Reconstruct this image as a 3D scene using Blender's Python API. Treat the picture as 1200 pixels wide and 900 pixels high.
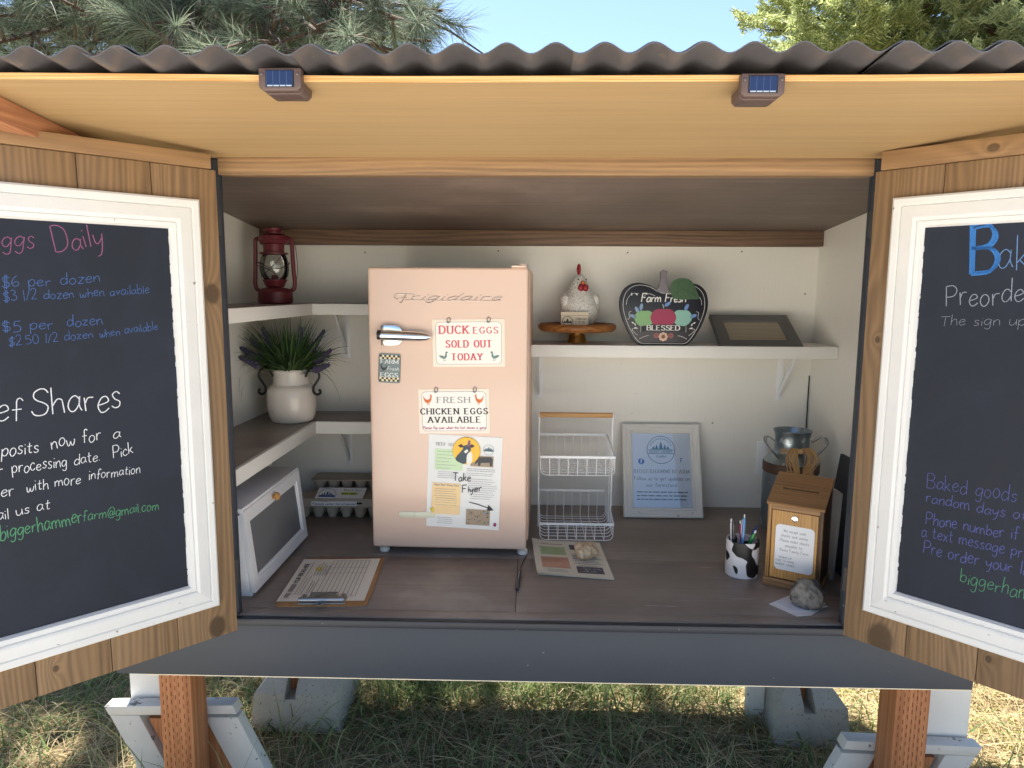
import bpy, bmesh, math, random
from mathutils import Vector, Matrix
R = math.radians
V = Vector
sc = bpy.context.scene
rnd = random.Random(7)
for o in list(bpy.data.objects): bpy.data.objects.remove(o)

# ------------------------------------------------------------------ camera, sky, sun, exposure
cd = bpy.data.cameras.new('camera'); cam = bpy.data.objects.new('camera', cd)
sc.collection.objects.link(cam); sc.camera = cam
cd.sensor_width = 36.0; cd.lens = 24.78; cd.clip_start = 0.02; cd.clip_end = 1500
r_, u_, f_ = V((0.99966, 0.02563, 0.00573)), V((-0.00904, 0.13092, 0.99135)), V((-0.02466, 0.99106, -0.1311))
m3 = Matrix((r_, u_, -f_)).transposed()
cam.matrix_world = Matrix.Translation((0, 0, 0.8254)) @ m3.to_4x4()

SUN_EL, SUN_AZ = R(63), R(-18)         # behind the stand, slightly to the left
w = bpy.data.worlds.new('World'); sc.world = w; w.use_nodes = True
nt = w.node_tree; bg = nt.nodes['Background']
sky = nt.nodes.new('ShaderNodeTexSky'); sky.sky_type = 'NISHITA'; sky.sun_disc = False
sky.sun_elevation = SUN_EL; sky.sun_rotation = SUN_AZ; sky.air_density = 1.0; sky.dust_density = 0.35; sky.ozone_density = 2.2
nt.links.new(sky.outputs[0], bg.inputs[0]); bg.inputs[1].default_value = 0.062
sd = bpy.data.lights.new('sun', 'SUN'); sun = bpy.data.objects.new('sun', sd); sc.collection.objects.link(sun)
sd.energy = 5.0; sd.angle = R(0.53); sd.color = (1.0, 0.94, 0.86)
sdir = V((math.sin(SUN_AZ) * math.cos(SUN_EL), math.cos(SUN_AZ) * math.cos(SUN_EL), math.sin(SUN_EL)))
sun.rotation_euler = sdir.to_track_quat('Z', 'Y').to_euler(); sun.location = sdir * 30
vs = sc.view_settings
vs.view_transform = 'Standard'; vs.look = 'None'; vs.gamma = 1.0; vs.use_curve_mapping = False
vs.exposure = 2.0
sc.render.film_transparent = False
try:
    sc.cycles.use_denoising = True
    sc.cycles.max_bounces = 10; sc.cycles.diffuse_bounces = 6; sc.cycles.transparent_max_bounces = 16
except Exception: pass

# ------------------------------------------------------------------ helpers
def S(r, g, b):
    f = lambda c: (c / 255 / 12.92) if c / 255 <= .04045 else ((c / 255 + .055) / 1.055) ** 2.4
    return (f(r), f(g), f(b), 1)

WM = {}
def wm(o): return WM.get(o.name, Matrix())

def thing(name, label, cat, loc=(0, 0, 0), rotz=0, group=None, rot=None):
    o = bpy.data.objects.new(name, None); sc.collection.objects.link(o)
    o.empty_display_size = .05
    o.location = loc; o.rotation_euler = rot or (0, 0, rotz)
    WM[o.name] = Matrix.LocRotScale(V(loc), o.rotation_euler, None)
    return tag(o, label, cat, group)

def tag(o, label=None, cat=None, group=None, kind=None):
    if label: o['label'] = label
    if cat: o['category'] = cat
    if group: o['group'] = group
    if kind: o['kind'] = kind
    return o

def catmull(p, n=4):
    if len(p) < 3: return list(p)
    out = []
    closed = p[0] == p[-1]
    for i in range(len(p) - 1):
        a = p[i - 1] if i else (p[-2] if closed else p[0]); b = p[i]; c = p[i + 1]
        d = p[i + 2] if i + 2 < len(p) else (p[1] if closed else p[-1])
        for k in range(n):
            t = k / n
            out.append(tuple(.5 * (2 * b[j] + (c[j] - a[j]) * t + (2 * a[j] - 5 * b[j] + 4 * c[j] - d[j]) * t * t
                                   + (3 * b[j] - a[j] - 3 * c[j] + d[j]) * t ** 3) for j in range(len(b))))
    out.append(tuple(p[-1])); return out

class MB:
    def __init__(s): s.v = []; s.f = []; s.m = []
    def add(s, vs, fs, mi=0):
        n = len(s.v); s.v += [V(x) for x in vs]; s.f += [tuple(i + n for i in f) for f in fs]; s.m += [mi] * len(fs)
        return s
    def box(s, lo, hi, mi=0, M=None):
        x0, y0, z0 = lo; x1, y1, z1 = hi
        vs = [V(q) for q in ((x0, y0, z0), (x1, y0, z0), (x1, y1, z0), (x0, y1, z0), (x0, y0, z1), (x1, y0, z1), (x1, y1, z1), (x0, y1, z1))]
        if M: vs = [M @ q for q in vs]
        return s.add(vs, [(0, 3, 2, 1), (4, 5, 6, 7), (0, 1, 5, 4), (1, 2, 6, 5), (2, 3, 7, 6), (3, 0, 4, 7)], mi)
    def bar(s, a, b, wx, wy, up=(0, 0, 1), mi=0):
        a, b = V(a), V(b); d = (b - a).normalized(); x = d.cross(V(up))
        if x.length < 1e-4: x = d.cross(V((1, 0, 0)))
        x.normalize(); y = x.cross(d)
        vs = [p + x * i * wx / 2 + y * j * wy / 2 for p in (a, b) for i, j in ((-1, -1), (1, -1), (1, 1), (-1, 1))]
        return s.add(vs, [(0, 1, 2, 3), (7, 6, 5, 4), (0, 4, 5, 1), (1, 5, 6, 2), (2, 6, 7, 3), (3, 7, 4, 0)], mi)
    def prism(s, pts, d, mi=0):            # closed 3D outline + extrusion vector
        n = len(pts); d = V(d); vs = [V(p) for p in pts] + [V(p) + d for p in pts]
        return s.add(vs, [tuple(range(n))[::-1], tuple(range(n, 2 * n))] + [(i, (i + 1) % n, (i + 1) % n + n, i + n) for i in range(n)], mi)
    def tube(s, pts, r, n=8, mi=0, closed=False, cap=True):
        pts = [V(p) for p in pts]; N = len(pts); rs = r if isinstance(r, (list, tuple)) else [r] * N
        base = len(s.v); prev = None; rings = []
        for i, p in enumerate(pts):
            if closed: t = pts[(i + 1) % N] - pts[i - 1]
            else: t = pts[min(i + 1, N - 1)] - pts[max(i - 1, 0)]
            if t.length < 1e-9: t = V((0, 0, 1))
            t.normalize()
            if prev is None: x = t.orthogonal().normalized()
            else:
                x = prev - t * prev.dot(t)
                x = x.normalized() if x.length > 1e-6 else t.orthogonal().normalized()
            prev = x; y = t.cross(x)
            rings.append([p + (x * math.cos(2 * math.pi * k / n) + y * math.sin(2 * math.pi * k / n)) * rs[i] for k in range(n)])
        vs = [q for rg in rings for q in rg]; fs = []
        for i in range(N if closed else N - 1):
            j = (i + 1) % N
            for k in range(n): fs.append((i * n + k, i * n + (k + 1) % n, j * n + (k + 1) % n, j * n + k))
        if not closed and cap: fs += [tuple(range(n))[::-1], tuple(range((N - 1) * n, N * n))]
        return s.add(vs, fs, mi)
    def lathe(s, prof, c=(0, 0, 0), n=32, mi=0, sx=1, sy=1, wob=None):   # prof: list of (r, z)
        c = V(c); vs = []; fs = []
        for (r, z) in prof:
            for k in range(n):
                a = 2 * math.pi * k / n; q = 1 if wob is None else wob(a, z)
                vs.append(c + V((r * sx * q * math.cos(a), r * sy * q * math.sin(a), z)))
        for i in range(len(prof) - 1):
            for k in range(n): fs.append((i * n + k, i * n + (k + 1) % n, (i + 1) * n + (k + 1) % n, (i + 1) * n + k))
        if prof[0][0] > 1e-5: fs.append(tuple(range(n))[::-1])
        if prof[-1][0] > 1e-5: fs.append(tuple(range((len(prof) - 1) * n, len(prof) * n)))
        return s.add(vs, fs, mi)
    def sphere(s, c, r, mi=0, n=16, m=10, sc_=(1, 1, 1), jit=None):
        prof = []; c = V(c); vs = []; fs = []
        for i in range(m + 1):
            t = math.pi * i / m - math.pi / 2
            for k in range(n):
                a = 2 * math.pi * k / n; d = V((math.cos(t) * math.cos(a), math.cos(t) * math.sin(a), math.sin(t)))
                q = r * (1 if jit is None else jit(d)); vs.append(c + V((d.x * sc_[0] * q, d.y * sc_[1] * q, d.z * sc_[2] * q)))
        for i in range(m):
            for k in range(n): fs.append((i * n + k, i * n + (k + 1) % n, (i + 1) * n + (k + 1) % n, (i + 1) * n + k))
        return s.add(vs, fs, mi)
    def xf(s, M):
        s.v = [M @ q for q in s.v]; return s
    def build(s, name, mats, parent=None, local=True, bevel=0, smooth=30, seg=2, loc=None, rot=None):
        """local: vertices are in the parent's space (or in the object's own when loc is given); else they are world positions"""
        if not isinstance(mats, (list, tuple)): mats = [mats]
        vs = s.v
        if parent is not None and not local:
            inv = wm(parent).inverted(); vs = [inv @ q for q in vs]
        me = bpy.data.meshes.new(name); me.from_pydata([tuple(q) for q in vs], [], s.f)
        for m in mats: me.materials.append(m)
        me.polygons.foreach_set('material_index', s.m)
        bm = bmesh.new(); bm.from_mesh(me)
        bmesh.ops.remove_doubles(bm, verts=bm.verts, dist=1e-6) if len(bm.verts) < 60000 and bevel else None
        if bevel:
            bmesh.ops.recalc_face_normals(bm, faces=bm.faces)
            ed = [e for e in bm.edges if len(e.link_faces) == 2 and e.calc_face_angle(0) > R(28)]
            bmesh.ops.bevel(bm, geom=ed, offset=bevel, segments=seg, affect='EDGES', profile=.5, clamp_overlap=True)
        elif len(bm.faces) < 20000: bmesh.ops.recalc_face_normals(bm, faces=bm.faces)
        bm.to_mesh(me); bm.free()
        if smooth:
            me.polygons.foreach_set('use_smooth', [True] * len(me.polygons))
            try: me.set_sharp_from_angle(angle=R(smooth))
            except Exception: pass
        me.update()
        o = bpy.data.objects.new(name, me); sc.collection.objects.link(o)
        if parent: o.parent = parent
        if loc is not None: o.location = loc
        if rot is not None: o.rotation_euler = rot
        W = wm(parent) if parent else Matrix()
        WM[o.name] = W @ Matrix.LocRotScale(o.location, o.rotation_euler, None)
        return o

def dup(o, loc=None, rotz=None, label=None, parent=None):
    c = o.copy(); sc.collection.objects.link(c)
    if parent: c.parent = parent
    if loc is not None: c.location = loc
    if rotz is not None: c.rotation_euler = (0, 0, rotz)
    if label: c['label'] = label
    WM[c.name] = (wm(parent) if parent else Matrix()) @ Matrix.LocRotScale(c.location, c.rotation_euler, None)
    for ch in list(o.children): dup(ch, parent=c)
    return c

# ------------------------------------------------------------------ materials
class NT:
    def __init__(s, name):
        s.mat = bpy.data.materials.new(name); s.mat.use_nodes = True; s.t = s.mat.node_tree
        s.p = s.t.nodes['Principled BSDF']; s.out = s.t.nodes['Material Output']
    def n(s, typ, **kw):
        nd = s.t.nodes.new(typ)
        for k, v in kw.items():
            if k.startswith('i_'):
                key = k[2:]; key = int(key) if key.isdigit() else key.replace('_', ' ')
                s.set(nd.inputs[key], v)
            else: setattr(nd, k, v)
        return nd
    def set(s, inp, v):
        if hasattr(v, 'is_output') or isinstance(v, bpy.types.NodeSocket): s.t.links.new(v, inp)
        else: inp.default_value = v
    def math(s, op, a, b=None, c=None, clamp=False):
        nd = s.t.nodes.new('ShaderNodeMath'); nd.operation = op; nd.use_clamp = clamp
        for i, q in enumerate((a, b, c)):
            if q is not None: s.set(nd.inputs[i], q)
        return nd.outputs[0]
    def mix(s, f, a, b, mode='MIX'):
        nd = s.t.nodes.new('ShaderNodeMix'); nd.data_type = 'RGBA'; nd.blend_type = mode
        s.set(nd.inputs[0], f); s.set(nd.inputs[6], a); s.set(nd.inputs[7], b); return nd.outputs[2]
    def coord(s, scale=(1, 1, 1), which='Object'):
        tc = s.t.nodes.new('ShaderNodeTexCoord'); mp = s.t.nodes.new('ShaderNodeMapping')
        s.t.links.new(tc.outputs[which], mp.inputs[0]); mp.inputs['Scale'].default_value = scale; return mp.outputs[0]
    def noise(s, vec, scale, detail=4, rough=.55, dist=0):
        nd = s.n('ShaderNodeTexNoise', i_Scale=scale, i_Detail=detail, i_Roughness=rough, i_Distortion=dist); s.t.links.new(vec, nd.inputs['Vector']); return nd.outputs['Fac']
    def ramp(s, f, stops):
        nd = s.t.nodes.new('ShaderNodeValToRGB'); s.t.links.new(f, nd.inputs[0]); e = nd.color_ramp.elements
        while len(e) < len(stops): e.new(.5)
        for i, (p, c) in enumerate(stops): e[i].position = p; e[i].color = c if len(c) == 4 else (*c, 1)
        return nd.outputs[0]
    def bump(s, h, strength=.2, dist=.002):
        nd = s.n('ShaderNodeBump', i_Strength=strength, i_Distance=dist); s.t.links.new(h, nd.inputs['Height']); s.t.links.new(nd.outputs[0], s.p.inputs['Normal'])
    def fin(s, col, rough=.6, metal=0, spec=None):
        s.set(s.p.inputs['Base Color'], col); s.set(s.p.inputs['Roughness'], rough); s.set(s.p.inputs['Metallic'], metal)
        if spec is not None: s.p.inputs['Specular IOR Level'].default_value = spec
        return s.mat

def mul(c, k): return (min(c[0] * k, 1), min(c[1] * k, 1), min(c[2] * k, 1), 1)

def plain(name, col, rough=.6, metal=0, var=.12, scale=12, bump=.08, spec=None, speck=None):
    t = NT(name); v = t.coord()
    f = t.noise(v, scale, 5); c = t.mix(f, mul(col, 1 - var), mul(col, 1 + var))
    f2 = t.noise(v, scale * 11, 3)
    if speck:
        m = t.ramp(t.noise(v, speck[1], 2, .7), [(speck[2], (0, 0, 0)), (min(speck[2] + .05, 1), (1, 1, 1))]); c = t.mix(m, c, speck[0])
    if bump: t.bump(f2, bump, .001)
    r = t.math('MULTIPLY_ADD', f, .16, rough - .08)
    return t.fin(c, r, metal, spec)

def wood(name, dark, light, axis='X', plank=None, freq=38, rough=.55, knots=0, bump=.25, stretch=.07, contrast=(.36, .64), patchy=.5, spec=.35, wr=.14, kpts=(), wear=0):
    """grain runs along axis; plank = (axis index across, width)"""
    t = NT(name); tc = t.n('ShaderNodeTexCoord'); sep = t.n('ShaderNodeSeparateXYZ'); t.t.links.new(tc.outputs['Object'], sep.inputs[0])
    X = list(sep.outputs[:3]); vary = None
    if plank:
        idx = t.math('FLOOR', t.math('DIVIDE', X[plank[0]], plank[1]))
        wn = t.n('ShaderNodeTexWhiteNoise', noise_dimensions='1D'); t.t.links.new(idx, wn.inputs['W'])
        vary = wn.outputs['Value']
        X = [t.math('MULTIPLY_ADD', vary, 7.3 + i, X[i]) for i in range(3)]
    k = {'X': 0, 'Y': 1, 'Z': 2}[axis]
    Xs = list(X); Xs[k] = t.math('MULTIPLY', X[k], stretch)
    cb = t.n('ShaderNodeCombineXYZ')
    for i in range(3): t.t.links.new(Xs[i], cb.inputs[i])
    P = cb.outputs[0]
    warp = t.noise(P, 9, 2, .5)
    across = [i for i in range(3) if i != k]
    s0 = t.math('ADD', X[across[0]], t.math('MULTIPLY', X[across[1]], .7))
    ph = t.math('MULTIPLY_ADD', warp, 26.0, t.math('MULTIPLY', s0, freq * 7))
    km = None
    if knots:
        Kv = t.n('ShaderNodeCombineXYZ'); 
        kx = list(X); kx[k] = t.math('MULTIPLY', X[k], .62)
        for i in range(3): t.t.links.new(kx[i], Kv.inputs[i])
        vo = t.n('ShaderNodeTexVoronoi', i_Scale=knots); t.t.links.new(Kv.outputs[0], vo.inputs['Vector'])
        d = vo.outputs['Distance']
        ph = t.math('ADD', ph, t.math('DIVIDE', 4.2, t.math('ADD', d, .16)))
        km = t.ramp(d, [(.035, (1, 1, 1)), (.085, (0, 0, 0))])
    for kx_, kz_, kr in kpts:
        o0, o2 = sep.outputs[0], sep.outputs[2 if axis == 'Z' else 0]
        if axis == 'X': o0, o2 = sep.outputs[2], sep.outputs[0]
        dx_ = t.math('SUBTRACT', o0, kx_); dz_ = t.math('MULTIPLY', t.math('SUBTRACT', o2, kz_), .72)
        d = t.math('SQRT', t.math('ADD', t.math('MULTIPLY', dx_, dx_), t.math('MULTIPLY', dz_, dz_)))
        ph = t.math('ADD', ph, t.math('DIVIDE', kr * 9, t.math('ADD', d, kr * .6)))
        dn = t.math('MULTIPLY_ADD', t.math('SUBTRACT', warp, .5), kr * .5, d)
        mk = t.ramp(t.math('DIVIDE', dn, kr * 2), [(.36, (1, 1, 1)), (.52, (0, 0, 0))])
        km = mk if km is None else t.math('MAXIMUM', km, mk)
    ring = t.math('MULTIPLY_ADD', t.math('SINE', t.math('MULTIPLY', ph, 2.2)), .5, .5)
    fine = t.noise(P, 130, 4, .6)
    cs = t.n('ShaderNodeCombineXYZ')
    for i in range(3): t.t.links.new(t.math('MULTIPLY', X[i], freq * (1.9 if i != k else .035)), cs.inputs[i])
    streak = t.noise(cs.outputs[0], 1.0, 6, .62, .35)
    f = t.math('ADD', t.math('MULTIPLY', streak, .56), t.math('ADD', t.math('MULTIPLY', ring, wr), t.math('MULTIPLY', fine, .44 - wr)))
    f = t.ramp(f, [(contrast[0], (0, 0, 0)), (contrast[1], (1, 1, 1))])
    c = t.mix(f, dark, light)
    pt = t.noise(P, 5, 3, .6)
    c = t.mix(t.math('MULTIPLY', pt, patchy), c, mul(dark, 1.05))
    if vary is not None: c = t.mix(t.math('MULTIPLY', vary, .35), c, mul(dark, .9))
    if km is not None: c = t.mix(t.math('MULTIPLY', km, .8), c, mul(dark, .42))
    if wear:
        cw = t.n('ShaderNodeCombineXYZ')
        for i in range(3): t.t.links.new(t.math('MULTIPLY', X[i], 3.2 if i == k else 60), cw.inputs[i])
        sc1 = t.noise(cw.outputs[0], 1.0, 2, .5, .6); big = t.noise(tc.outputs['Object'], 2.6, 4, .62); spt = t.noise(tc.outputs['Object'], 38, 2, .6)
        c = t.mix(t.ramp(big, [(.36, (wear, wear, wear)), (.62, (0, 0, 0))]), c, mul(dark, .72)); c = t.mix(t.ramp(big, [(.55, (0, 0, 0)), (.75, (wear, wear, wear))]), c, mul(light, 1.16))
        c = t.mix(t.ramp(sc1, [(.71, (0, 0, 0)), (.76, (wear, wear, wear))]), c, mul(light, 1.5)); c = t.mix(t.ramp(spt, [(.73, (0, 0, 0)), (.77, (wear, wear, wear))]), c, mul(dark, .5))
    t.bump(t.math('ADD', ring, fine), bump, .0008)
    return t.fin(c, t.math('MULTIPLY_ADD', fine, .2, rough - .1), 0, spec)

def chalk(name, col):
    t = NT(name); v = t.coord(); f = t.noise(v, 900, 2, .7)
    m = t.ramp(f, [(.36, (0, 0, 0)), (.47, (1, 1, 1))])
    tr = t.n('ShaderNodeBsdfTransparent'); mx = t.n('ShaderNodeMixShader')
    t.t.links.new(m, mx.inputs[0]); t.t.links.new(tr.outputs[0], mx.inputs[1]); t.t.links.new(t.p.outputs[0], mx.inputs[2])
    t.t.links.new(mx.outputs[0], t.out.inputs[0]); t.fin(col, .9, 0, .1); return t.mat

def glass(name, col=(1, 1, 1, 1), rough=.03, alpha=.12):
    t = NT(name); tr = t.n('ShaderNodeBsdfTransparent'); t.set(tr.inputs[0], col); g = t.n('ShaderNodeBsdfGlossy', i_Roughness=rough)
    fr = t.n('ShaderNodeFresnel', i_IOR=1.5); mx = t.n('ShaderNodeMixShader')
    t.t.links.new(t.math('ADD', fr.outputs[0], alpha, clamp=True), mx.inputs[0]); t.t.links.new(tr.outputs[0], mx.inputs[1]); t.t.links.new(g.outputs[0], mx.inputs[2])
    t.t.links.new(mx.outputs[0], t.out.inputs[0]); return t.mat

def leafy(name, cols, rough=.5, trans=.35, scale=3):
    t = NT(name); v = t.coord(); g = t.n('ShaderNodeNewGeometry')
    c = t.ramp(g.outputs['Random Per Island'], [(i / max(len(cols) - 1, 1), q) for i, q in enumerate(cols)])
    c = t.mix(t.math('MULTIPLY', t.noise(v, scale, 3), .5), c, mul(cols[0], .8))
    t.fin(c, rough, 0, .18)
    tl = t.n('ShaderNodeBsdfTranslucent'); t.t.links.new(c, tl.inputs[0]); mx = t.n('ShaderNodeMixShader', i_0=trans)
    t.t.links.new(t.p.outputs[0], mx.inputs[1]); t.t.links.new(tl.outputs[0], mx.inputs[2]); t.t.links.new(mx.outputs[0], t.out.inputs[0]); return t.mat

M = {}
M['door_wood'] = wood('stained_pine_boards', S(110, 89, 68), S(160, 129, 94), 'Z', plank=(0, .14), freq=34, knots=2.4, rough=.5, contrast=(.30, .70), patchy=.3, wr=.18, kpts=((-.022, .815, .02), (-.05, .012, .022), (.085, .02, .03), (.03, .72, .006), (-.385, .035, .007), (.30, .06, .007)))
M['trim_wood'] = wood('door_top_rail_wood', S(126, 98, 70), S(164, 130, 92), 'X', freq=30, kpts=((1.113, .225, .010),), contrast=(.34, .66), patchy=.3)
M['beam_wood'] = wood('header_beam_wood', S(116, 92, 68), S(166, 134, 98), 'X', freq=40, knots=1.2, contrast=(.34, .66), patchy=.35)
M['back_trim'] = wood('back_rail_stain', S(88, 72, 62), S(150, 120, 96), 'X', freq=40, knots=1.3, patchy=.5)
M['soffit'] = wood('bare_plywood', S(166, 138, 98), S(192, 162, 118), 'X', freq=30, rough=.55, stretch=.04, bump=.1, wr=.05, contrast=(.30, .70), patchy=.5)
M['ply_edge'] = wood('plywood_edge', S(190, 130, 66), S(242, 206, 150), 'X', freq=160, rough=.7, stretch=.02, patchy=.2)
M['ceiling'] = wood('stained_ceiling_ply', S(108, 94, 86), S(154, 136, 124), 'X', freq=22, wear=.5, rough=.5, stretch=.05, bump=.1, wr=.05, contrast=(.28, .72), patchy=.5)
M['counter'] = wood('stained_counter_ply', S(130, 119, 111), S(172, 160, 150), 'X', freq=20, wear=.6, rough=.40, stretch=.05, bump=.12, wr=.05, contrast=(.26, .74), patchy=.55, spec=.4)
def wall_mat():
    t = NT('off_white_wall_paint'); v = t.coord(); st = t.coord((9, 9, .8)); a = t.noise(v, 1.6, 4, .6); b = t.noise(st, 14, 4, .6); d = t.noise(v, 55, 2, .7)
    c = t.mix(a, S(232, 229, 220), S(244, 242, 236)); c = t.mix(t.math('MULTIPLY', b, .10), c, S(196, 190, 178)); c = t.mix(t.ramp(d, [(.74, (0, 0, 0)), (.78, (.5, .5, .5))]), c, S(176, 166, 150))
    t.bump(t.math('ADD', b, t.noise(v, 160, 3)), .22, .0012); return t.fin(c, t.math('MULTIPLY_ADD', b, .2, .36))
M['white'] = wall_mat()
M['trimwhite'] = plain('white_trim_paint', S(228, 227, 222), .45, 0, .05, 9, .15)
M['framewhite'] = plain('white_frame_paint', S(222, 222, 220), .42, 0, .06, 14, .3, speck=(S(150, 144, 136), 46, .72))
M['black'] = plain('charcoal_paint', S(54, 60, 70), .6, 0, .10, 3.5, .25, speck=(S(108, 112, 120), 40, .73))
M['blackedge'] = plain('worn_black_edge', S(42, 46, 54), .5, 0, .2, 9, .2, speck=(S(104, 100, 96), 30, .70))
def board_mat():
    t = NT('chalkboard_paint'); v = t.coord(); a = t.noise(t.coord((1, 1, .55)), 5, 5, .65, .8); b = t.noise(v, 260, 2, .7)
    c = t.mix(t.ramp(a, [(.45, (0, 0, 0)), (.8, (.5, .5, .5))]), S(27, 33, 46), S(50, 57, 72)); c = t.mix(t.ramp(b, [(.70, (0, 0, 0)), (.8, (.25, .25, .25))]), c, S(100, 104, 112))
    t.bump(t.noise(v, 90, 3), .12, .0006); return t.fin(c, t.math('MULTIPLY_ADD', a, .25, .45), 0, .3)
M['board'] = board_mat()
M['nail'] = plain('nail_steel', S(128, 120, 112), .5, .4); M['dark'] = plain('dark_gap', S(24, 22, 22), .8)
M['post'] = wood('treated_post', S(154, 98, 62), S(196, 134, 90), 'Z', freq=24, knots=0, patchy=.3, contrast=(.34, .66), rough=.65)
M['rafter'] = wood('rafter_cedar', S(150, 100, 72), S(198, 142, 102), 'Y', freq=30, patchy=.3)
M['slit'] = plain('incision_marks', S(92, 48, 26), .8)
M['roof'] = plain('corrugated_dark_panel', S(92, 90, 93), .36, 0, .22, 6, .12, speck=(S(110, 104, 98), 30, .7))
M['metalwhite'] = plain('white_powder_coat', S(236, 238, 240), .35, 0, .03)
M['concrete'] = plain('pier_concrete', S(168, 164, 154), .9, 0, .2, 18, .5, speck=(S(110, 108, 102), 90, .64))
M['weathered'] = plain('weathered_white_paint', S(206, 203, 196), .7, 0, .14, 8, .4, speck=(S(112, 104, 96), 30, .64))
INK = {}
for k, c in dict(pink=S(152, 96, 132), blue=S(82, 112, 170), white=S(226, 229, 234), green=S(92, 154, 116), bright=S(66, 126, 198), sky=S(112, 148, 200), grey=S(150, 156, 170), violet=S(92, 98, 154)).items(): INK[k] = chalk('chalk_' + k, c)
def ink_mat(name, c, rough=.6): return plain(name, c, rough, 0, .06, 30, 0)
M['inkblack'] = ink_mat('print_black', S(44, 44, 50)); M['inkgrey'] = ink_mat('print_grey', S(150, 152, 156)); M['inkred'] = ink_mat('print_red', S(214, 92, 104))
M['paper'] = plain('white_paper', S(236, 236, 234), .6, 0, .03, 8, .03)

# ------------------------------------------------------------------ stroke lettering
G = {}
def gl(ch, w, *st): G[ch] = (w, [([tuple(float(q) for q in p.split(',')) for p in x.lstrip('~').split()], x[0] == '~') for x in st])
gl('A', .7, '0,0 .35,1', '.35,1 .7,0', '.13,.35 .57,.35'); gl('B', .6, '0,0 0,1', '~0,1 .36,1 .53,.78 .4,.56 0,.53', '~0,.53 .42,.5 .6,.27 .44,.02 0,0')
gl('C', .65, '~.65,.8 .5,.97 .3,1 .08,.8 0,.5 .08,.2 .3,0 .5,.03 .65,.2'); gl('D', .65, '0,0 0,1', '~0,1 .3,1 .58,.82 .65,.5 .58,.18 .3,0 0,0')
gl('E', .56, '0,0 0,1', '0,1 .55,1', '0,.53 .42,.53', '0,0 .57,0'); gl('F', .54, '0,0 0,1', '0,1 .55,1', '0,.53 .42,.53')
gl('G', .68, '~.63,.8 .5,.97 .3,1 .08,.8 0,.5 .08,.2 .3,0 .5,.03 .64,.2', '.64,.1 .64,.44', '.4,.44 .7,.44'); gl('H', .65, '0,0 0,1', '.65,0 .65,1', '0,.52 .65,.52')
gl('I', .06, '.03,0 .03,1'); gl('J', .4, '.36,1 .36,.2', '~.36,.2 .3,.02 .14,0 0,.14'); gl('K', .62, '0,0 0,1', '.58,1 0,.4', '.2,.56 .62,0'); gl('L', .54, '0,1 0,0', '0,0 .55,0')
gl('M', .8, '0,0 0,1', '0,1 .4,.15', '.4,.15 .8,1', '.8,1 .8,0'); gl('N', .65, '0,0 0,1', '0,1 .65,0', '.65,0 .65,1'); gl('O', .7, '~.35,1 .1,.85 0,.5 .1,.15 .35,0 .6,.15 .7,.5 .6,.85 .35,1')
gl('P', .56, '0,0 0,1', '~0,1 .38,1 .56,.75 .38,.48 0,.46'); gl('R', .6, '0,0 0,1', '~0,1 .38,1 .54,.77 .38,.52 0,.5', '.28,.5 .6,0'); gl('S', .58, '~.56,.84 .44,.98 .26,1 .08,.88 .07,.7 .2,.57 .42,.46 .57,.3 .5,.07 .3,0 .1,.05 0,.2')
gl('T', .66, '.33,0 .33,1', '0,1 .66,1'); gl('U', .62, '0,1 0,.3', '~0,.3 .08,.06 .31,0 .54,.06 .62,.3', '.62,.3 .62,1'); gl('V', .66, '0,1 .33,0', '.33,0 .66,1'); gl('W', .9, '0,1 .25,0', '.25,0 .45,.9', '.45,.9 .65,0', '.65,0 .9,1')
gl('X', .6, '0,0 .6,1', '0,1 .6,0'); gl('Y', .68, '0,1 .34,.48', '.68,1 .34,.48', '.34,.48 .34,0'); gl('Z', .6, '0,1 .6,1', '.6,1 0,0', '0,0 .6,0')
gl('a', .46, '~.42,.42 .28,.55 .1,.46 0,.22 .08,.02 .24,.02 .4,.24 .44,.5', '~.44,.52 .41,.2 .5,.0'); gl('b', .44, '0,1 .02,0', '~.02,.3 .2,.53 .38,.46 .44,.24 .32,.03 .14,0 .02,.12'); gl('c', .4, '~.4,.42 .28,.55 .1,.45 0,.22 .1,.02 .26,0 .42,.12')
gl('d', .46, '~.42,.4 .28,.53 .1,.46 0,.22 .08,.02 .26,.02 .42,.2', '.46,1 .44,0'); gl('e', .42, '~.02,.26 .24,.3 .4,.38 .3,.54 .12,.5 0,.25 .1,.02 .26,0 .43,.12'); gl('f', .36, '~.4,.88 .3,1 .18,.92 .16,.6 .14,0', '0,.5 .34,.52')
gl('g', .46, '~.42,.44 .28,.55 .1,.46 0,.24 .1,.04 .26,.06 .42,.3', '~.45,.52 .43,.1 .38,-.28 .2,-.38 .04,-.26'); gl('h', .44, '0,1 .02,0', '~.02,.3 .2,.54 .36,.5 .4,.3 .44,0'); gl('i', .08, '.03,.5 .05,0', '.03,.72 .05,.77'); gl('j', .2, '~.16,.5 .16,-.2 .06,-.36 -.06,-.28', '.16,.72 .17,.77')
gl('k', .42, '0,1 .02,0', '.36,.52 .04,.22', '.12,.28 .42,0'); gl('l', .1, '.03,1 .06,0'); gl('m', .72, '0,.52 .03,0', '~.03,.32 .18,.54 .3,.48 .34,.28 .35,0', '~.35,.32 .5,.54 .62,.48 .67,.28 .71,0'); gl('n', .44, '0,.52 .03,0', '~.03,.3 .2,.54 .36,.48 .4,.28 .44,0')
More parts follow.
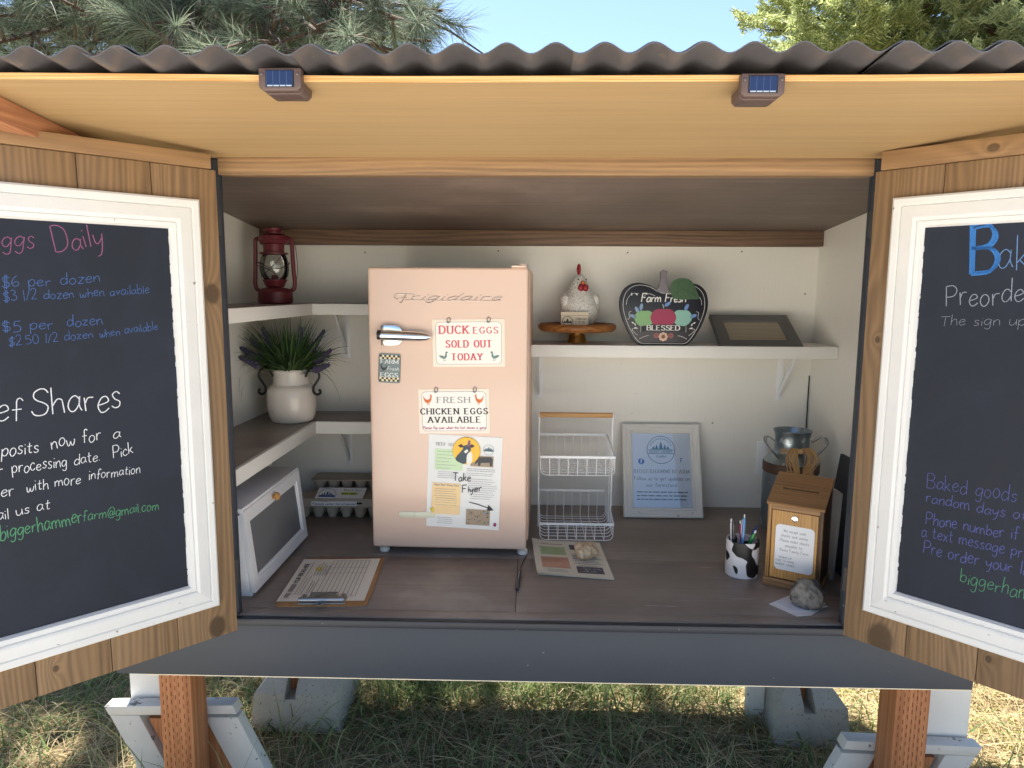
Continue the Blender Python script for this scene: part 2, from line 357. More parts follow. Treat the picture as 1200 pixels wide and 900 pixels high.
gl('o', .44, '~.24,.54 .08,.46 0,.24 .1,.02 .26,0 .42,.2 .4,.42 .24,.54'); gl('p', .44, '0,.52 .03,-.38', '~.02,.34 .2,.55 .38,.48 .43,.26 .32,.05 .16,.02 .03,.14'); gl('r', .34, '0,.52 .04,0', '~.03,.3 .14,.5 .34,.5'); gl('s', .36, '~.34,.46 .22,.55 .06,.46 .14,.3 .32,.2 .28,.04 .12,0 0,.08')
gl('t', .34, '~.16,.86 .14,.2 .2,.02 .34,.06', '0,.55 .34,.58'); gl('u', .44, '~0,.52 .02,.14 .14,0 .3,.06 .42,.3', '.42,.52 .46,0'); gl('v', .4, '0,.52 .18,0', '.18,0 .4,.52'); gl('w', .6, '~0,.52 .06,.08 .18,.02 .3,.4', '~.3,.4 .36,.06 .48,.04 .58,.3 .6,.54'); gl('x', .4, '0,.52 .4,0', '.4,.52 0,0')
gl('y', .44, '~0,.52 .06,.2 .2,.14 .4,.34', '~.44,.52 .38,.06 .26,-.3 .08,-.38'); gl('z', .4, '0,.52 .4,.52', '.4,.52 0,0', '0,0 .4,0')
gl('1', .1, '.06,1 .06,0'); gl('2', .5, '~0,.8 .12,.98 .34,.98 .44,.74 .3,.42 0,.02', '0,.02 .5,.02'); gl('3', .46, '~.02,.9 .24,1 .42,.8 .2,.54', '~.2,.54 .46,.4 .44,.1 .2,0 0,.1'); gl('5', .48, '.44,1 .08,1', '.08,1 .04,.56', '~.04,.56 .28,.62 .48,.36 .34,.04 0,.04'); gl('6', .48, '~.36,1 .1,.7 0,.28 .16,0 .38,.04 .46,.28 .28,.44 .06,.28'); gl('0', .5, '~.25,1 .06,.8 0,.45 .1,.08 .27,0 .46,.2 .48,.65 .25,1')
gl('$', .5, '~.48,.8 .26,.94 .04,.8 .12,.56 .42,.42 .46,.18 .22,.04 0,.18', '.2,1.1 .16,-.1', '.32,1.1 .28,-.1'); gl('/', .3, '0,-.05 .3,1.02'); gl('.', .08, '.03,0 .05,.05'); gl(',', .1, '.05,.06 .0,-.14'); gl('-', .36, '0,.4 .34,.4')
gl('@', .7, '~.5,.5 .34,.56 .2,.4 .26,.2 .44,.2 .54,.5', '~.54,.5 .54,.2 .68,.26 .7,.55 .5,.86 .2,.8 0,.45 .14,.05 .45,-.04 .66,.06')
HALF = {'h1': None}

def text_w(t, sp): return sum((G[c][0] if c in G else .32) + sp for c in t) - sp

def ribbon(mb, mi, pts, wd, O, U, W):
    n = len(pts)
    if n < 2: return
    vs = []
    for i in range(n):
        a = pts[max(i - 1, 0)]; b = pts[min(i + 1, n - 1)]
        dx, dy = b[0] - a[0], b[1] - a[1]; L = math.hypot(dx, dy) or 1e-9
        nx, ny = -dy / L, dx / L; h = (wd[i] if isinstance(wd, list) else wd) / 2
        for s in (1, -1): vs.append(O + U * (pts[i][0] + nx * h * s) + W * (pts[i][1] + ny * h * s))
    mb.add(vs, [(2 * i, 2 * i + 1, 2 * i + 3, 2 * i + 2) for i in range(n - 1)], mi)

def ink(mb, mi, text, O, U, W, h, wid=.09, style='hand', length=None, sp=.2, slant=0, jit=0, sub=4, center=False):
    """lettering laid on a surface: O = start of the baseline, U along it, W up, h = cap height in metres"""
    O, U, W = V(O), V(U).normalized(), V(W).normalized()
    tw = text_w(text, sp); sx = h if length is None else length / tw
    if center: O = O - U * (tw * sx / 2)
    x = 0
    for ch in text:
        if ch not in G: x += .32 + sp; continue
        gw, st = G[ch]; jy = rnd.uniform(-jit, jit); js = 1 + rnd.uniform(-jit, jit) * 1.5; jr = rnd.uniform(-jit, jit) * .8
        for pts, sm in st:
            p = [((x + (q[0] + slant * q[1] + jr * q[1])) * sx, (q[1] * js + jy) * h) for q in pts]
            p = catmull(p, sub) if sm else p
            if style == 'slab':
                wd = []
                for i in range(len(p)):
                    a = p[max(i - 1, 0)]; b = p[min(i + 1, len(p) - 1)]; dx, dy = b[0] - a[0], b[1] - a[1]
                    wd.append(h * wid * (.46 + .72 * abs(dy) / (math.hypot(dx, dy) or 1)))
                ribbon(mb, mi, p, wd, O, U, W)
                if not sm and abs(pts[1][1] - pts[0][1]) > .6 * math.hypot(pts[1][0] - pts[0][0], pts[1][1] - pts[0][1]) and abs(pts[1][1] - pts[0][1]) > .4:
                    for e, q in enumerate((p[0], p[-1])):
                        if pts[-e][1] in (0, 1):
                            s = .07 * h * (1 if pts[-e][1] == 0 else -1) * .5; e_ = h * (wid * .6 + .10)
                            ribbon(mb, mi, [(q[0] - e_, q[1] + s * .6), (q[0] + e_, q[1] + s * .6)], h * .085, O, U, W)
            else: ribbon(mb, mi, p, h * wid, O, U, W)
        x += gw + sp
    return tw * sx

def quad2(mb, mi, O, U, W, x0, y0, x1, y1):
    O, U, W = V(O), V(U), V(W)
    mb.add([O + U * x0 + W * y0, O + U * x1 + W * y0, O + U * x1 + W * y1, O + U * x0 + W * y1], [(0, 1, 2, 3)], mi)
def disc2(mb, mi, O, U, W, cx, cy, r, r2=0, n=32, sq=1, poly=None):
    O, U, W = V(O), V(U), V(W)
    P = lambda a, q: O + U * (cx + q * math.cos(a)) + W * (cy + q * sq * math.sin(a))
    A = [2 * math.pi * k / n for k in range(n)]
    if r2: mb.add([P(a, r) for a in A] + [P(a, r2) for a in A], [(k, (k + 1) % n, (k + 1) % n + n, k + n) for k in range(n)], mi)
    else: mb.add([P(a, r) for a in A], [tuple(range(n))], mi)
def poly2(mb, mi, O, U, W, pts):
    O, U, W = V(O), V(U), V(W); mb.add([O + U * x + W * y for x, y in pts], [tuple(range(len(pts)))], mi)
def lines2(mb, mi, O, U, W, x0, x1, y, n, dy, th, ragged=.25, cent=False):
    """rows of print too small to read at this size: rows of word-length dashes"""
    for i in range(n):
        x = x0 + (rnd.uniform(0, ragged) * (x1 - x0) / 2 if cent else 0); e = x1 - rnd.uniform(0, ragged) * (x1 - x0)
        while x < e:
            wl = min(rnd.uniform(2.2, 6.5) * th, e - x); quad2(mb, mi, O, U, W, x, y - i * dy - th / 2, x + wl, y - i * dy + th / 2); x += wl + th * .9

def logo(mb, mi, O, U, W, cx, cy, r, words=True):
    disc2(mb, mi, O, U, W, cx, cy, r, r * .955, 48)
    for i, (x, h) in enumerate(((-.52, .2), (-.3, .32), (0, .56), (.28, .34), (.5, .22))):
        b = .06; wd = .17 if h > .5 else .13
        for k in range(3):
            poly2(mb, mi, O, U, W, [(cx + r * (x - wd * (1 - k * .25)), cy + r * (b + h * k * .26)), (cx + r * (x + wd * (1 - k * .25)), cy + r * (b + h * k * .26)), (cx + r * x, cy + r * (b + h * (.48 + k * .27)))])
    quad2(mb, mi, O, U, W, cx - .72 * r, cy + .035 * r, cx + .72 * r, cy + .075 * r)
    band = .3 * r; y0 = cy - .29 * r
    if not words: quad2(mb, mi, O, U, W, cx - .88 * r, y0, cx + .88 * r, y0 + band * .9); return
    quad2(mb, mi, O, U, W, cx - .93 * r, y0 + band, cx + .93 * r, y0 + band * .86); quad2(mb, mi, O, U, W, cx - .93 * r, y0, cx + .93 * r, y0 + band * .14)
    ink(mb, mi, 'BIGGER HAMMER', V(O) + V(U) * cx + V(W) * (y0 + band * .24), U, W, band * .52, .16, 'sans', center=True, length=1.62 * r)
    ink(mb, mi, 'FARM', V(O) + V(U) * cx + V(W) * (cy - .56 * r), U, W, r * .17, .16, 'sans', center=True, length=.62 * r)
    for k in range(15):
        a = R(155 - k * 130 / 14); q = r * .8; disc2(mb, mi, O, U, W, cx + q * math.cos(a), cy + q * math.sin(a), r * .045, 0, 6)

def frame_sweep(mb, x0, z0, x1, z1, prof, mi=0, y=0):
    """mitred moulding round a rectangle in the local XZ plane facing -Y; prof: (inset, height) pairs"""
    P = []
    for ins, h in prof: P.append([V((x0 + ins, y - h, z0 + ins)), V((x1 - ins, y - h, z0 + ins)), V((x1 - ins, y - h, z1 - ins)), V((x0 + ins, y - h, z1 - ins))])
    for i in range(len(P) - 1):
        for k in range(4):
            a, b, c, d = P[i][k], P[i][(k + 1) % 4], P[i + 1][(k + 1) % 4], P[i + 1][k]
            mb.add([a, b, c, d], [(0, 1, 2, 3)], mi)
    return mb

# ------------------------------------------------------------------ ground
GZ = -.68
def ground_mat():
    t = NT('dry_ground'); v = t.coord()
    a = t.noise(v, 1.3, 5, .6); b = t.noise(v, 14, 5, .65); c_ = t.noise(v, 120, 3, .7)
    col = t.ramp(b, [(.3, S(84, 74, 56)), (.5, S(128, 114, 84)), (.72, S(170, 152, 112))])
    col = t.mix(t.math('MULTIPLY', a, .35), col, S(116, 112, 70))
    col = t.mix(t.math('MULTIPLY', c_, .35), col, S(90, 78, 58))
    t.bump(t.math('ADD', b, c_), .5, .02); return t.fin(col, .95, 0, .1)
mb = MB(); N = 60
for i in range(N + 1):
    for j in range(N + 1):
        q = lambda k: (k / N - .5) * 2
        x, y = math.copysign(abs(q(i)) ** 3, q(i)) * 300, math.copysign(abs(q(j)) ** 3, q(j)) * 300
        d = math.hypot(x, y); z = GZ + .012 * math.sin(x * 3.1 + y * 1.7) * math.sin(y * 2.3 - x) if d < 8 else GZ + .25 * math.sin(x * .07) * math.sin(y * .05 + 1) * min(1, (d - 8) / 20)
        mb.v.append(V((x, y, z)))
for i in range(N):
    for j in range(N): mb.f.append((i * (N + 1) + j, (i + 1) * (N + 1) + j, (i + 1) * (N + 1) + j + 1, i * (N + 1) + j + 1)); mb.m.append(0)
tag(mb.build('ground', ground_mat()), kind='structure')
def gravel_mat():
    t = NT('bounce_gravel'); v = t.coord(); vo = t.n('ShaderNodeTexVoronoi', i_Scale=42.0); t.t.links.new(v, vo.inputs['Vector'])
    c = t.mix(t.noise(v, 3, 4), S(222, 215, 202), S(238, 231, 218)); c = t.mix(t.math('MULTIPLY', vo.outputs['Distance'], .35), c, S(120, 112, 100))
    t.bump(vo.outputs['Distance'], .6, .01); return t.fin(c, .9, 0, .2)
mb = MB(); pts = []
for k in range(64):
    a = 2 * math.pi * k / 64; rr = 1 + .04 * math.sin(5 * a) + .03 * math.sin(9 * a + 1)
    pts.append((9 * rr * math.cos(a), -4.6 + 5.6 * rr * math.sin(a), GZ + .03))
mb.add(pts, [tuple(range(64))]); tag(mb.build('unseen_bounce_gravel', gravel_mat()), kind='structure')  # unseen pale patch, added to bounce sunlight up into the stand

# ------------------------------------------------------------------ the stand
XL, XR, YF, YB = -1.002, 1.061, 1.6923, 2.666
stand = thing('farm_stand', 'wooden roadside farm stand with open chalkboard doors, white shelves inside and a dark corrugated roof', 'farm stand', (.03, 2.18, GZ))
def P(mb, name, mat, bevel=0, parent=stand, **k): return mb.build(name, mat, parent, local=False, bevel=bevel, **k)
P(MB().box((XL - .02, YB, -.02), (XR + .02, YB + .018, 1.075)), 'back_wall', M['white'])
P(MB().box((XL - .018, YF + .0225, -.02), (XL, YB - .001, 1.10)), 'side_wall', M['white'])
P(MB().box((XR, YF + .0225, -.02), (XR + .018, YB - .001, 1.10)), 'side_wall', M['white'])
# caulk line and open gap of the wall joint in the right corner
P(MB().box((XR - .009, YB - .004, .285), (XR - .0055, YB - .001, .515)), 'wall_joint', M['dark'])
for x, z in ((-.12, .972), (.36, .968), (.78, .974), (-.62, .965), (.70, .33), (.35, .60), (-.56, .60), (1.02, .82)):
    P(MB().lathe([(.0032, 0), (.0028, .0012), (0, .0016)], n=10).xf(Matrix.Translation((x, YB - .0002, z)) @ Matrix.Rotation(R(90), 4, 'X')), 'nail_head', M['nail'])
zp = lambda y: 1.133 - .093 * (y - 1.692)
# counter of four stained plywood panels
mb = MB()
for lo, hi in (((XL, YF, -.018), (XR, 1.7335, 0)), ((XL, 1.735, -.018), (-.0315, 2.0985, 0)), ((-.030, 1.735, -.018), (XR, 2.0995, -.0004)), ((XL, 2.1005, -.018), (XR, YB, -.0012))):
    mb.box(lo, hi)
P(mb, 'counter', M['counter'], .0008)
P(MB().box((XL, YF + .006, -.05), (XR, YB - .002, -.0195)), 'counter_frame', M['dark'])
P(MB().box((-1.06, 1.672, -.021), (1.12, 1.6917, -.0006)), 'counter_nosing', M['blackedge'], .004)
P(MB().box((-1.06, 1.684, -.1625), (1.12, 1.700, -.0225)), 'apron', M['black'], .001)
P(MB().box((-.985, 1.6855, -.1655), (1.12, 1.6985, -.163)), 'apron_raw_edge', plain('bare_edge', S(232, 218, 190), .8, 0, .2, 30))
# face panels beside the opening, header and rails
P(MB().box((-1.06, YF, -.0005), (-.737, YF + .021, 1.128)), 'face_panel', M['black'], .0015)
P(MB().box((.788, YF, -.0005), (1.12, YF + .021, 1.128)), 'face_panel', M['black'], .0015)
P(MB().box((-.7355, YF - .006, 1.0915), (.7865, YF + .034, 1.1318)), 'header_beam', M['beam_wood'], .002)
P(MB().prism([(XL + .001, YB - .042, .9905), (XL + .001, YB - .001, .9905), (XL + .001, YB - .001, zp(YB) - .001), (XL + .001, YB - .042, zp(YB - .042) - .001)], (XR - XL - .002, 0, 0)), 'back_rail', M['back_trim'], .002)
mb = MB(); mb.prism([(-1.19, YF + .001, zp(YF)), (-1.19, 2.95, zp(2.95)), (-1.19, 2.95, zp(2.95) + .012), (-1.19, YF + .001, zp(YF) + .012)], (2.44, 0, 0))
P(mb, 'ceiling_panel', M['ceiling'])
# overhanging plywood soffit, sagging a little in the middle
mb = MB(); nx, ny = 40, 8; x0, x1, y0, y1 = -1.25, 1.31, 1.219, YF
def sag(x, y): return -.0085 * max(0, 1 - ((x - .12) / 1.15) ** 2) * (YF - y) / .473 + .0015 * math.sin(x * 7) * (YF - y)
vs = []; fs = []
for top in (0, 1):
    for i in range(nx + 1):
        for j in range(ny + 1):
            x = x0 + (x1 - x0) * i / nx; y = y0 + (y1 - y0) * j / ny; vs.append((x, y, zp(y) + sag(x, y) - .002 + .0105 * top))
K = (nx + 1) * (ny + 1); I = lambda i, j, t=0: t * K + i * (ny + 1) + j
for i in range(nx):
    for j in range(ny): fs += [(I(i, j), I(i, j + 1), I(i + 1, j + 1), I(i + 1, j)), (I(i, j, 1), I(i + 1, j, 1), I(i + 1, j + 1, 1), I(i, j + 1, 1))]
mats = [0] * len(fs)
for i in range(nx): fs.append((I(i, 0), I(i + 1, 0), I(i + 1, 0, 1), I(i, 0, 1))); mats.append(1)
for j in range(ny): fs += [(I(0, j), I(0, j, 1), I(0, j + 1, 1), I(0, j + 1)), (I(nx, j), I(nx, j + 1), I(nx, j + 1, 1), I(nx, j, 1))]; mats += [1, 1]
mb.v = [V(q) for q in vs]; mb.f = fs; mb.m = mats
P(mb, 'soffit_panel', [M['soffit'], M['ply_edge']])
for xa, xb in ((-.992, -.951), (1.03, 1.07)):
    P(MB().prism([(xa, 1.235, zp(1.235) - .005), (xa, YF - .001, zp(YF) - .003), (xa, YF - .001, zp(YF) - .047), (xa, 1.235, zp(1.235) - .049)], (xb - xa, 0, 0)), 'rafter', M['rafter'], .002)
# corrugated sheets: each lies under the edge of its left neighbour
pit = .07735; ph0 = -.814
segs = [(-1.32, -.593), (-.714, -.192), (-.379, .273), (.064, .757), (.556, 1.38)]
for a, b in segs:
    mb = MB(); nx = int((b - a) / pit * 12); vs = []; fs = []; ys = [0, .25, .5, .75, 1]
    for lay in (0, 1):
        for i in range(nx + 1):
            x = a + (b - a) * i / nx; q = i / nx
            for yy in ys:
                y = 1.158 + .020 * q + yy * 1.75
                z = 1.1895 - .062 * (y - 1.158) + .0083 * (1 + math.cos(2 * math.pi * (x - ph0) / pit)) + .0085 * q + .0022 * lay + .002 * math.sin(x * 1.9 + .5)
                vs.append((x, y, z))
    ny_ = len(ys); K = (nx + 1) * ny_; I = lambda i, j, t=0: t * K + i * ny_ + j
    for i in range(nx):
        for j in range(ny_ - 1): fs += [(I(i, j), I(i, j + 1), I(i + 1, j + 1), I(i + 1, j)), (I(i, j, 1), I(i + 1, j, 1), I(i + 1, j + 1, 1), I(i, j + 1, 1))]
        fs += [(I(i, 0), I(i + 1, 0), I(i + 1, 0, 1), I(i, 0, 1))]
    for j in range(ny_ - 1): fs += [(I(0, j), I(0, j, 1), I(0, j + 1, 1), I(0, j + 1)), (I(nx, j), I(nx, j + 1), I(nx, j + 1, 1), I(nx, j, 1))]
    mb.add(vs, fs); P(mb, 'roof_sheet', M['roof'], smooth=40)

# legs: two incised posts in front, two planks standing in the pier blocks behind
def post(x0, x1, y0, y1):
    mb = MB().box((x0, y0, GZ - .02), (x1, y1, -.051)); 
    return mb
for x0, x1 in ((-1.019, -.929), (.997, 1.089)):
    mb = post(x0, x1, 1.80, 1.89)
    o = P(mb, 'leg', M['post'], .004)
    mk = MB()
    for c in range(7):
        for r in range(22):
            x = x0 + .011 + c * .0113; z = -.075 - r * .0265 - (c % 2) * .013 + rnd.uniform(-.003, .003)
            mk.box((x - .0007, 1.7994, z - .0065), (x + .0009, 1.7999, z + .0065))
    mk.build('incisions', M['slit'], o, local=False)
for x0 in (-.829, .926): P(MB().box((x0, 2.30, -.60), (x0 + .037, 2.39, -.051)), 'leg', M['post'], .003)

# shelves
def bracket(x, z, par, h=.19, d=.18):
    mb = MB(); y = YB - .0015
    mb.box((x - .013, y - .0025, z - h), (x + .013, y, z)); mb.box((x - .013, y - d, z - .003), (x + .013, y - .0027, z - .0006))
    mb.prism([(x - .004, y - .0027, z - h + .012), (x - .004, y - d + .012, z - .0035), (x - .004, y - d + .03, z - .0035), (x - .004, y - .0027, z - h + .034)], (.008, 0, 0))
    o = P(mb, 'bracket', M['metalwhite'], .0008, par)
    return o
SC = M['counter']
for z, th in ((.362, .043), (.777, .038)):
    mb = MB(); pts = [(XL + .001, 1.722, z - .019), (-.7675, 1.722, z - .019), (-.7675, 2.4505, z - .019), (-.33, 2.4505, z - .019), (-.33, YB - .001, z - .019), (XL + .001, YB - .001, z - .019)]
    mb.prism(pts, (0, 0, .0188)); s = P(mb, 'corner_shelf', SC, .0006)
    P(MB().box((-.7672, 1.722, z - th), (-.755, 2.4378, z)).box((-.7548, 2.438, z - th), (-.33, 2.4502, z)), 'front_trim', M['trimwhite'], .0008, s)
    bracket(-.697, z - .0195, s)
z = .640
s = P(MB().box((.006, 2.4505, z - .019), (XR - .001, YB - .001, z - .0003)), 'wall_shelf', M['trimwhite'], .0006)
P(MB().box((.006, 2.438, z - .042), (XR - .0035, 2.4502, z)), 'front_trim', M['trimwhite'], .001, s)
for x in (.037, .945): bracket(x, z - .0195, s, .2)
P(MB().box((.872, YB - .008, .13), (.912, YB - .0005, .262)), 'outlet_cover', M['metalwhite'], .003)

# doors: local x runs along the door, local -y is the visible face
LTX = [('Eggs',.4391,.9015,.3638,.9018,.0384,'pink'),('Daily',.3284,.8984,.2426,.9159,.0457,'pink'),('$6 per',.4211,.8259,.3416,.8315,.0205,'blue'),('dozen',.324,.8333,.2538,.8375,.0214,'blue'),
('$3 1/2 dozen when available',.4203,.8001,.1598,.815,.0188,'blue'),('$5 per',.426,.7402,.3431,.7456,.0207,'blue'),('dozen',.3179,.7482,.2545,.7515,.0217,'blue'),
('$2.50 1/2 dozen',.4185,.7137,.2736,.724,.0177,'blue'),('when available',.261,.7235,.1468,.7373,.0181,'blue'),('Beef',.5087,.5736,.4068,.5706,.0507,'white'),('Shares',.3914,.5687,.2299,.5727,.0563,'white'),
('deposits',.4716,.5025,.3848,.4987,.0269,'white'),('now for',.3626,.504,.273,.5084,.0266,'white'),('a',.2488,.5068,.2355,.5085,.0258,'white'),('your',.4889,.4639,.4462,.4644,.0232,'white'),
('processing',.4311,.4634,.3383,.4645,.0241,'white'),('date.',.3246,.4639,.2774,.4651,.0234,'white'),('Pick',.2513,.4663,.2126,.4694,.026,'white'),('flyer',.4818,.4189,.4315,.4205,.0235,'white'),
('with more',.4102,.4231,.3165,.4226,.0228,'white'),('information',.3005,.4269,.2015,.4237,.0222,'white'),('email',.4876,.3763,.443,.3762,.0218,'white'),('us at',.4303,.3786,.374,.3802,.0225,'white'),
('biggerhammer',.4598,.3352,.3187,.3405,.0298,'green'),('farm@gmail.com',.3172,.3401,.1677,.3352,.0225,'green')]
RTX = [('B',.2061,.865,.2505,.8695,.0902,'bright'),('aked',.2533,.8711,.3592,.882,.0718,'sky'),('Preorders',.1663,.7946,.3346,.8162,.0458,'grey'),('The sign up sheet',.1563,.7566,.3883,.7692,.0211,'grey'),
('Baked goods',.1583,.4012,.3216,.4103,.0326,'violet'),('random days of week',.1589,.3705,.4073,.3759,.0248,'violet'),('Phone number if',.1625,.3231,.3311,.3309,.0255,'violet'),('a text message prior',.1562,.2922,.3665,.2984,.0254,'violet'),
('Pre order your loaf',.1625,.2547,.3792,.2634,.0272,'violet'),('biggerhammerfarm',.2371,.2138,.467,.2121,.0315,'green')]
IK = list(INK)
base = V(stand.location)
for side, hx, hy, ang, txt, dz in ((-1, -.7176, 1.6368, .8009, LTX, -.004), (1, .7688, 1.6436, .8182, RTX, .004)):
    mb = MB(); s = 0; k = 0; wid = .745
    while s < wid - .01:
        e = min(s + .14, wid); x0, x1 = sorted((side * (s + .0006), side * (e - .0006)))
        mb.box((x0, rnd.uniform(0, .0012), -.008 + dz * 1.5), (x1, .0195, 1.0935)); s = e
    door = mb.build('door', M['door_wood'], stand, bevel=.0016, loc=V((hx, hy, 0)) - base, rot=(0, 0, -side * ang))
    xs = sorted((side * .013, side * .742))
    MB().box((xs[0], -.006, 1.0945), (xs[1], .03, 1.1305 + dz)).build('top_rail', M['trim_wood'], door, bevel=.0015)
    fo = sorted((side * .046, side * .70)); zi, zo = .077 + dz * 1.5, 1.027 + dz
    mb = frame_sweep(MB(), fo[0], zi, fo[1], zo, [(0, 0), (0, .013), (.004, .0165), (.016, .0165), (.019, .0135), (.021, .0165), (.045, .0195), (.050, .018), (.0525, .0145), (.0545, .017), (.063, .016), (.067, .009), (.067, .002)])
    for _ in range(70):                                                  # ragged paint line where the white frame meets the board
        q = rnd.random(); zz = zi + .067 + q * (zo - zi - .134); x = side * (.113 + rnd.uniform(0, .0016)); wz = rnd.uniform(.003, .012)
        x0, x1 = sorted((side * .1125, x)); mb.box((x0, -.0072, zz - wz), (x1, -.0058, zz + wz))
    mb.build('board_frame', M['framewhite'], door, smooth=35)
    MB().box((fo[0] + .05, -.006, zi + .05), (fo[1] - .05, -.001, zo - .05)).build('chalkboard', M['board'], door)
    mbs = {}; O = lambda s_, z_: V((side * s_, -.0066, z_))
    for (t, s0, z0, s1, z1, h, col) in txt:
        a, b = O(s0, z0), O(s1, z1); U = (b - a); W = V((-U.z, 0, U.x)).normalized(); L = U.length
        thick = {'bright': .075, 'sky': .024, 'grey': .038}.get(col, .062 if h < .03 else .040)
        mb = mbs.setdefault(col, MB())
        ink(mb, 0, t, a, U, W, h, thick, 'hand', L, sp=.14, slant=.08, jit=.085)
        if col == 'bright':
            ink(mb, 0, t, a + V((.004 * side, 0, .003)), U, W, h * .98, .05, 'hand', L, sp=.14, slant=.06)
    for col, mb in mbs.items(): mb.build('chalk_writing', INK[col], door)
    hs = plain('hinge_steel', S(60, 60, 62), .4, .8)
    for z in (.13, .98): MB().box((-.016 if side > 0 else -.006, .0205, z - .03), (.006 if side > 0 else .016, .023, z + .03)).tube([(0, .0255, z - .031), (0, .0255, z + .031)], .004).build('hinge', hs, door)

# ------------------------------------------------------------------ solar lights under the roof edge
brown = plain('brown_plastic', S(92, 74, 70), .42, 0, .08, 14, .04)
def cell_mat():
    t = NT('solar_cell'); tc = t.n('ShaderNodeTexCoord'); sp = t.n('ShaderNodeSeparateXYZ'); t.t.links.new(tc.outputs['Object'], sp.inputs[0])
    b = t.math('FRACT', t.math('MULTIPLY', sp.outputs[0], 90)); m = t.ramp(b, [(.06, (1, 1, 1)), (.1, (0, 0, 0))]); t.t.links.new(sp.outputs[0], t.n('ShaderNodeMath').inputs[0])
    return t.fin(t.mix(t.math('MULTIPLY', m, .35), S(32, 46, 84), S(110, 120, 150)), .12, 0, .6)
sl = thing('solar_light', 'small brown solar light under the roof edge above the left door', 'solar light', (-.4135, 1.20, 1.167))
mb = MB().prism([(-.0355, 0, .0185), (-.0355, 0, -.012), (-.028, 0, -.0185), (.028, 0, -.0185), (.0355, 0, -.012), (.0355, 0, .0185)], (0, .0175, 0))
mb.prism([(-.034, .018, .001), (-.034, .018, -.013), (-.027, .018, -.0195), (.027, .018, -.0195), (.034, .018, -.013), (.034, .018, .001)], (0, .046, 0))
mb.build('housing', brown, sl, bevel=.003, seg=3)
mb = MB().box((-.0235, -.0008, -.0125), (.0235, .001, .0145)); mb.build('panel_bezel', M['dark'], sl)
mb = MB().box((-.022, -.0014, -.0105), (.022, -.0009, .013)); pn = mb.build('solar_panel', cell_mat(), sl)
mb = MB()
for k in range(4): mb.box((-.0205 + k * .0105, -.0017, -.0115), (-.0115 + k * .0105, -.0012, -.0095))
mb.build('contact_strips', plain('silver_strip', S(210, 214, 220), .3, .6), pn)
for x in (-.0295, .0295): MB().lathe([(0, 0), (.0024, 0), (.0024, .001), (0, .0016)], n=12).xf(Matrix.Translation((x, -.0004, .008)) @ Matrix.Rotation(R(90), 4, 'X')).build('screw', plain('screw_head%d' % (x > 0), S(120, 112, 108), .3, .8), sl)
dup(sl, (.3725, 1.20, 1.157), None, 'small brown solar light under the roof edge above the pumpkin-shaped sign and right door')
for o in sc.objects:
    if o.name.startswith('solar_light'): o['group'] = 'solar lights under the roof edge'

# ------------------------------------------------------------------ piers, white braces
def pier(name, label, x0, x1, yf, nx):
    t = thing(name, label, 'pier block', ((x0 + x1) / 2, yf + .15, GZ), group='concrete pier blocks')
    w = (x1 - x0) / 2; tw = w * .74; h = .158; nw = .019; nd = .058; cx = nx - (x0 + x1) / 2
    lev = [(-.02, 1.0, .150), (.112, .90, .138), (.130, .886, .1365), (.182, .60, .088)]
    mb = MB(); vs = []
    for z_, k_, y_ in lev[:2]: vs += [(-w * k_, -y_, z_), (w * k_, -y_, z_), (w * k_, y_, z_), (-w * k_, y_, z_)]
    mb.add(vs, [(0, 3, 2, 1), (4, 5, 6, 7), (0, 1, 5, 4), (1, 2, 6, 5), (2, 3, 7, 6), (3, 0, 4, 7)])
    for sg, xi in ((-1, cx - nw), (1, cx + nw)):
        vs = []
        for z_, k_, y_ in lev[1:]: vs += [(xi, -y_, z_), (sg * w * k_, -y_, z_), (sg * w * k_, y_, z_), (xi, y_, z_)]
        fs = [(8, 9, 10, 11)]
        for i in (0, 4): fs += [(i, i + 1, i + 5, i + 4), (i + 1, i + 2, i + 6, i + 5), (i + 2, i + 3, i + 7, i + 6), (i + 3, i, i + 4, i + 7)]
        mb.add(vs, fs)
    mb.build('block', M['concrete'], t, smooth=0); return t
pier('pier_block', 'grey concrete pier block with a notch, in the shade behind the left post', -.952, -.634, 2.22, -.81)
pier('pier_block', 'grey concrete pier block with a notch, near sunlit grass left of the right post', .829, 1.085, 2.20, .945)
MB_ = MB().box((.775, 2.33, GZ - .01), (.835, 2.36, -.19)); o = MB_.build('plank', M['weathered'], None, bevel=.002)
tag(o, 'narrow weathered white plank standing behind the right pier block', 'plank')
def brace(label, x, mir, z, upx, Y=1.905):
    t = thing('white_brace', label, 'wooden brace', (x, Y, GZ), group='white braces round the front posts')
    zz = z - GZ; q = lambda pts: [(mir * a, b, c) for a, b, c in pts]
    w = .385; sh = .46; th = .045
    mb = MB().prism(q([(0, 0, zz), (w, 0, zz + .012), (w + .012, 0, zz - .016), (.0135, 0, zz - .029)]), (0, th, 0)); mb.build('top_rail', M['weathered'], t, bevel=.003)
    lz = -.02
    f = lambda a0, z0: a0 + sh * (zz - z0)
    for a, b in ((.001, .090), (w - .100, w - .001)):
        mb = MB().prism(q([(f(a, zz - .029), .002, zz - .0295), (f(b, zz - .029), .002, zz - .0275), (f(b, lz), .002, lz), (f(a, lz), .002, lz)]), (0, th - .004, 0)); mb.build('slanted_leg', M['weathered'], t, bevel=.003)
    mb = MB().prism(q([(f(.098, zz - .05), .018, zz - .046), (f(w - .1, zz - .05), .018, zz - .046), (f(w - .1, lz), .018, lz), (f(.098, lz), .018, lz)]), (0, .015, 0)); mb.build('brown_panel', M['post'], t)
    x0, x1 = sorted(upx); MB().box((x0 - x, .052, .0), (x1 - x, .07, -.06 - GZ)).build('upright', M['trimwhite'], t, bevel=.002)
    return t
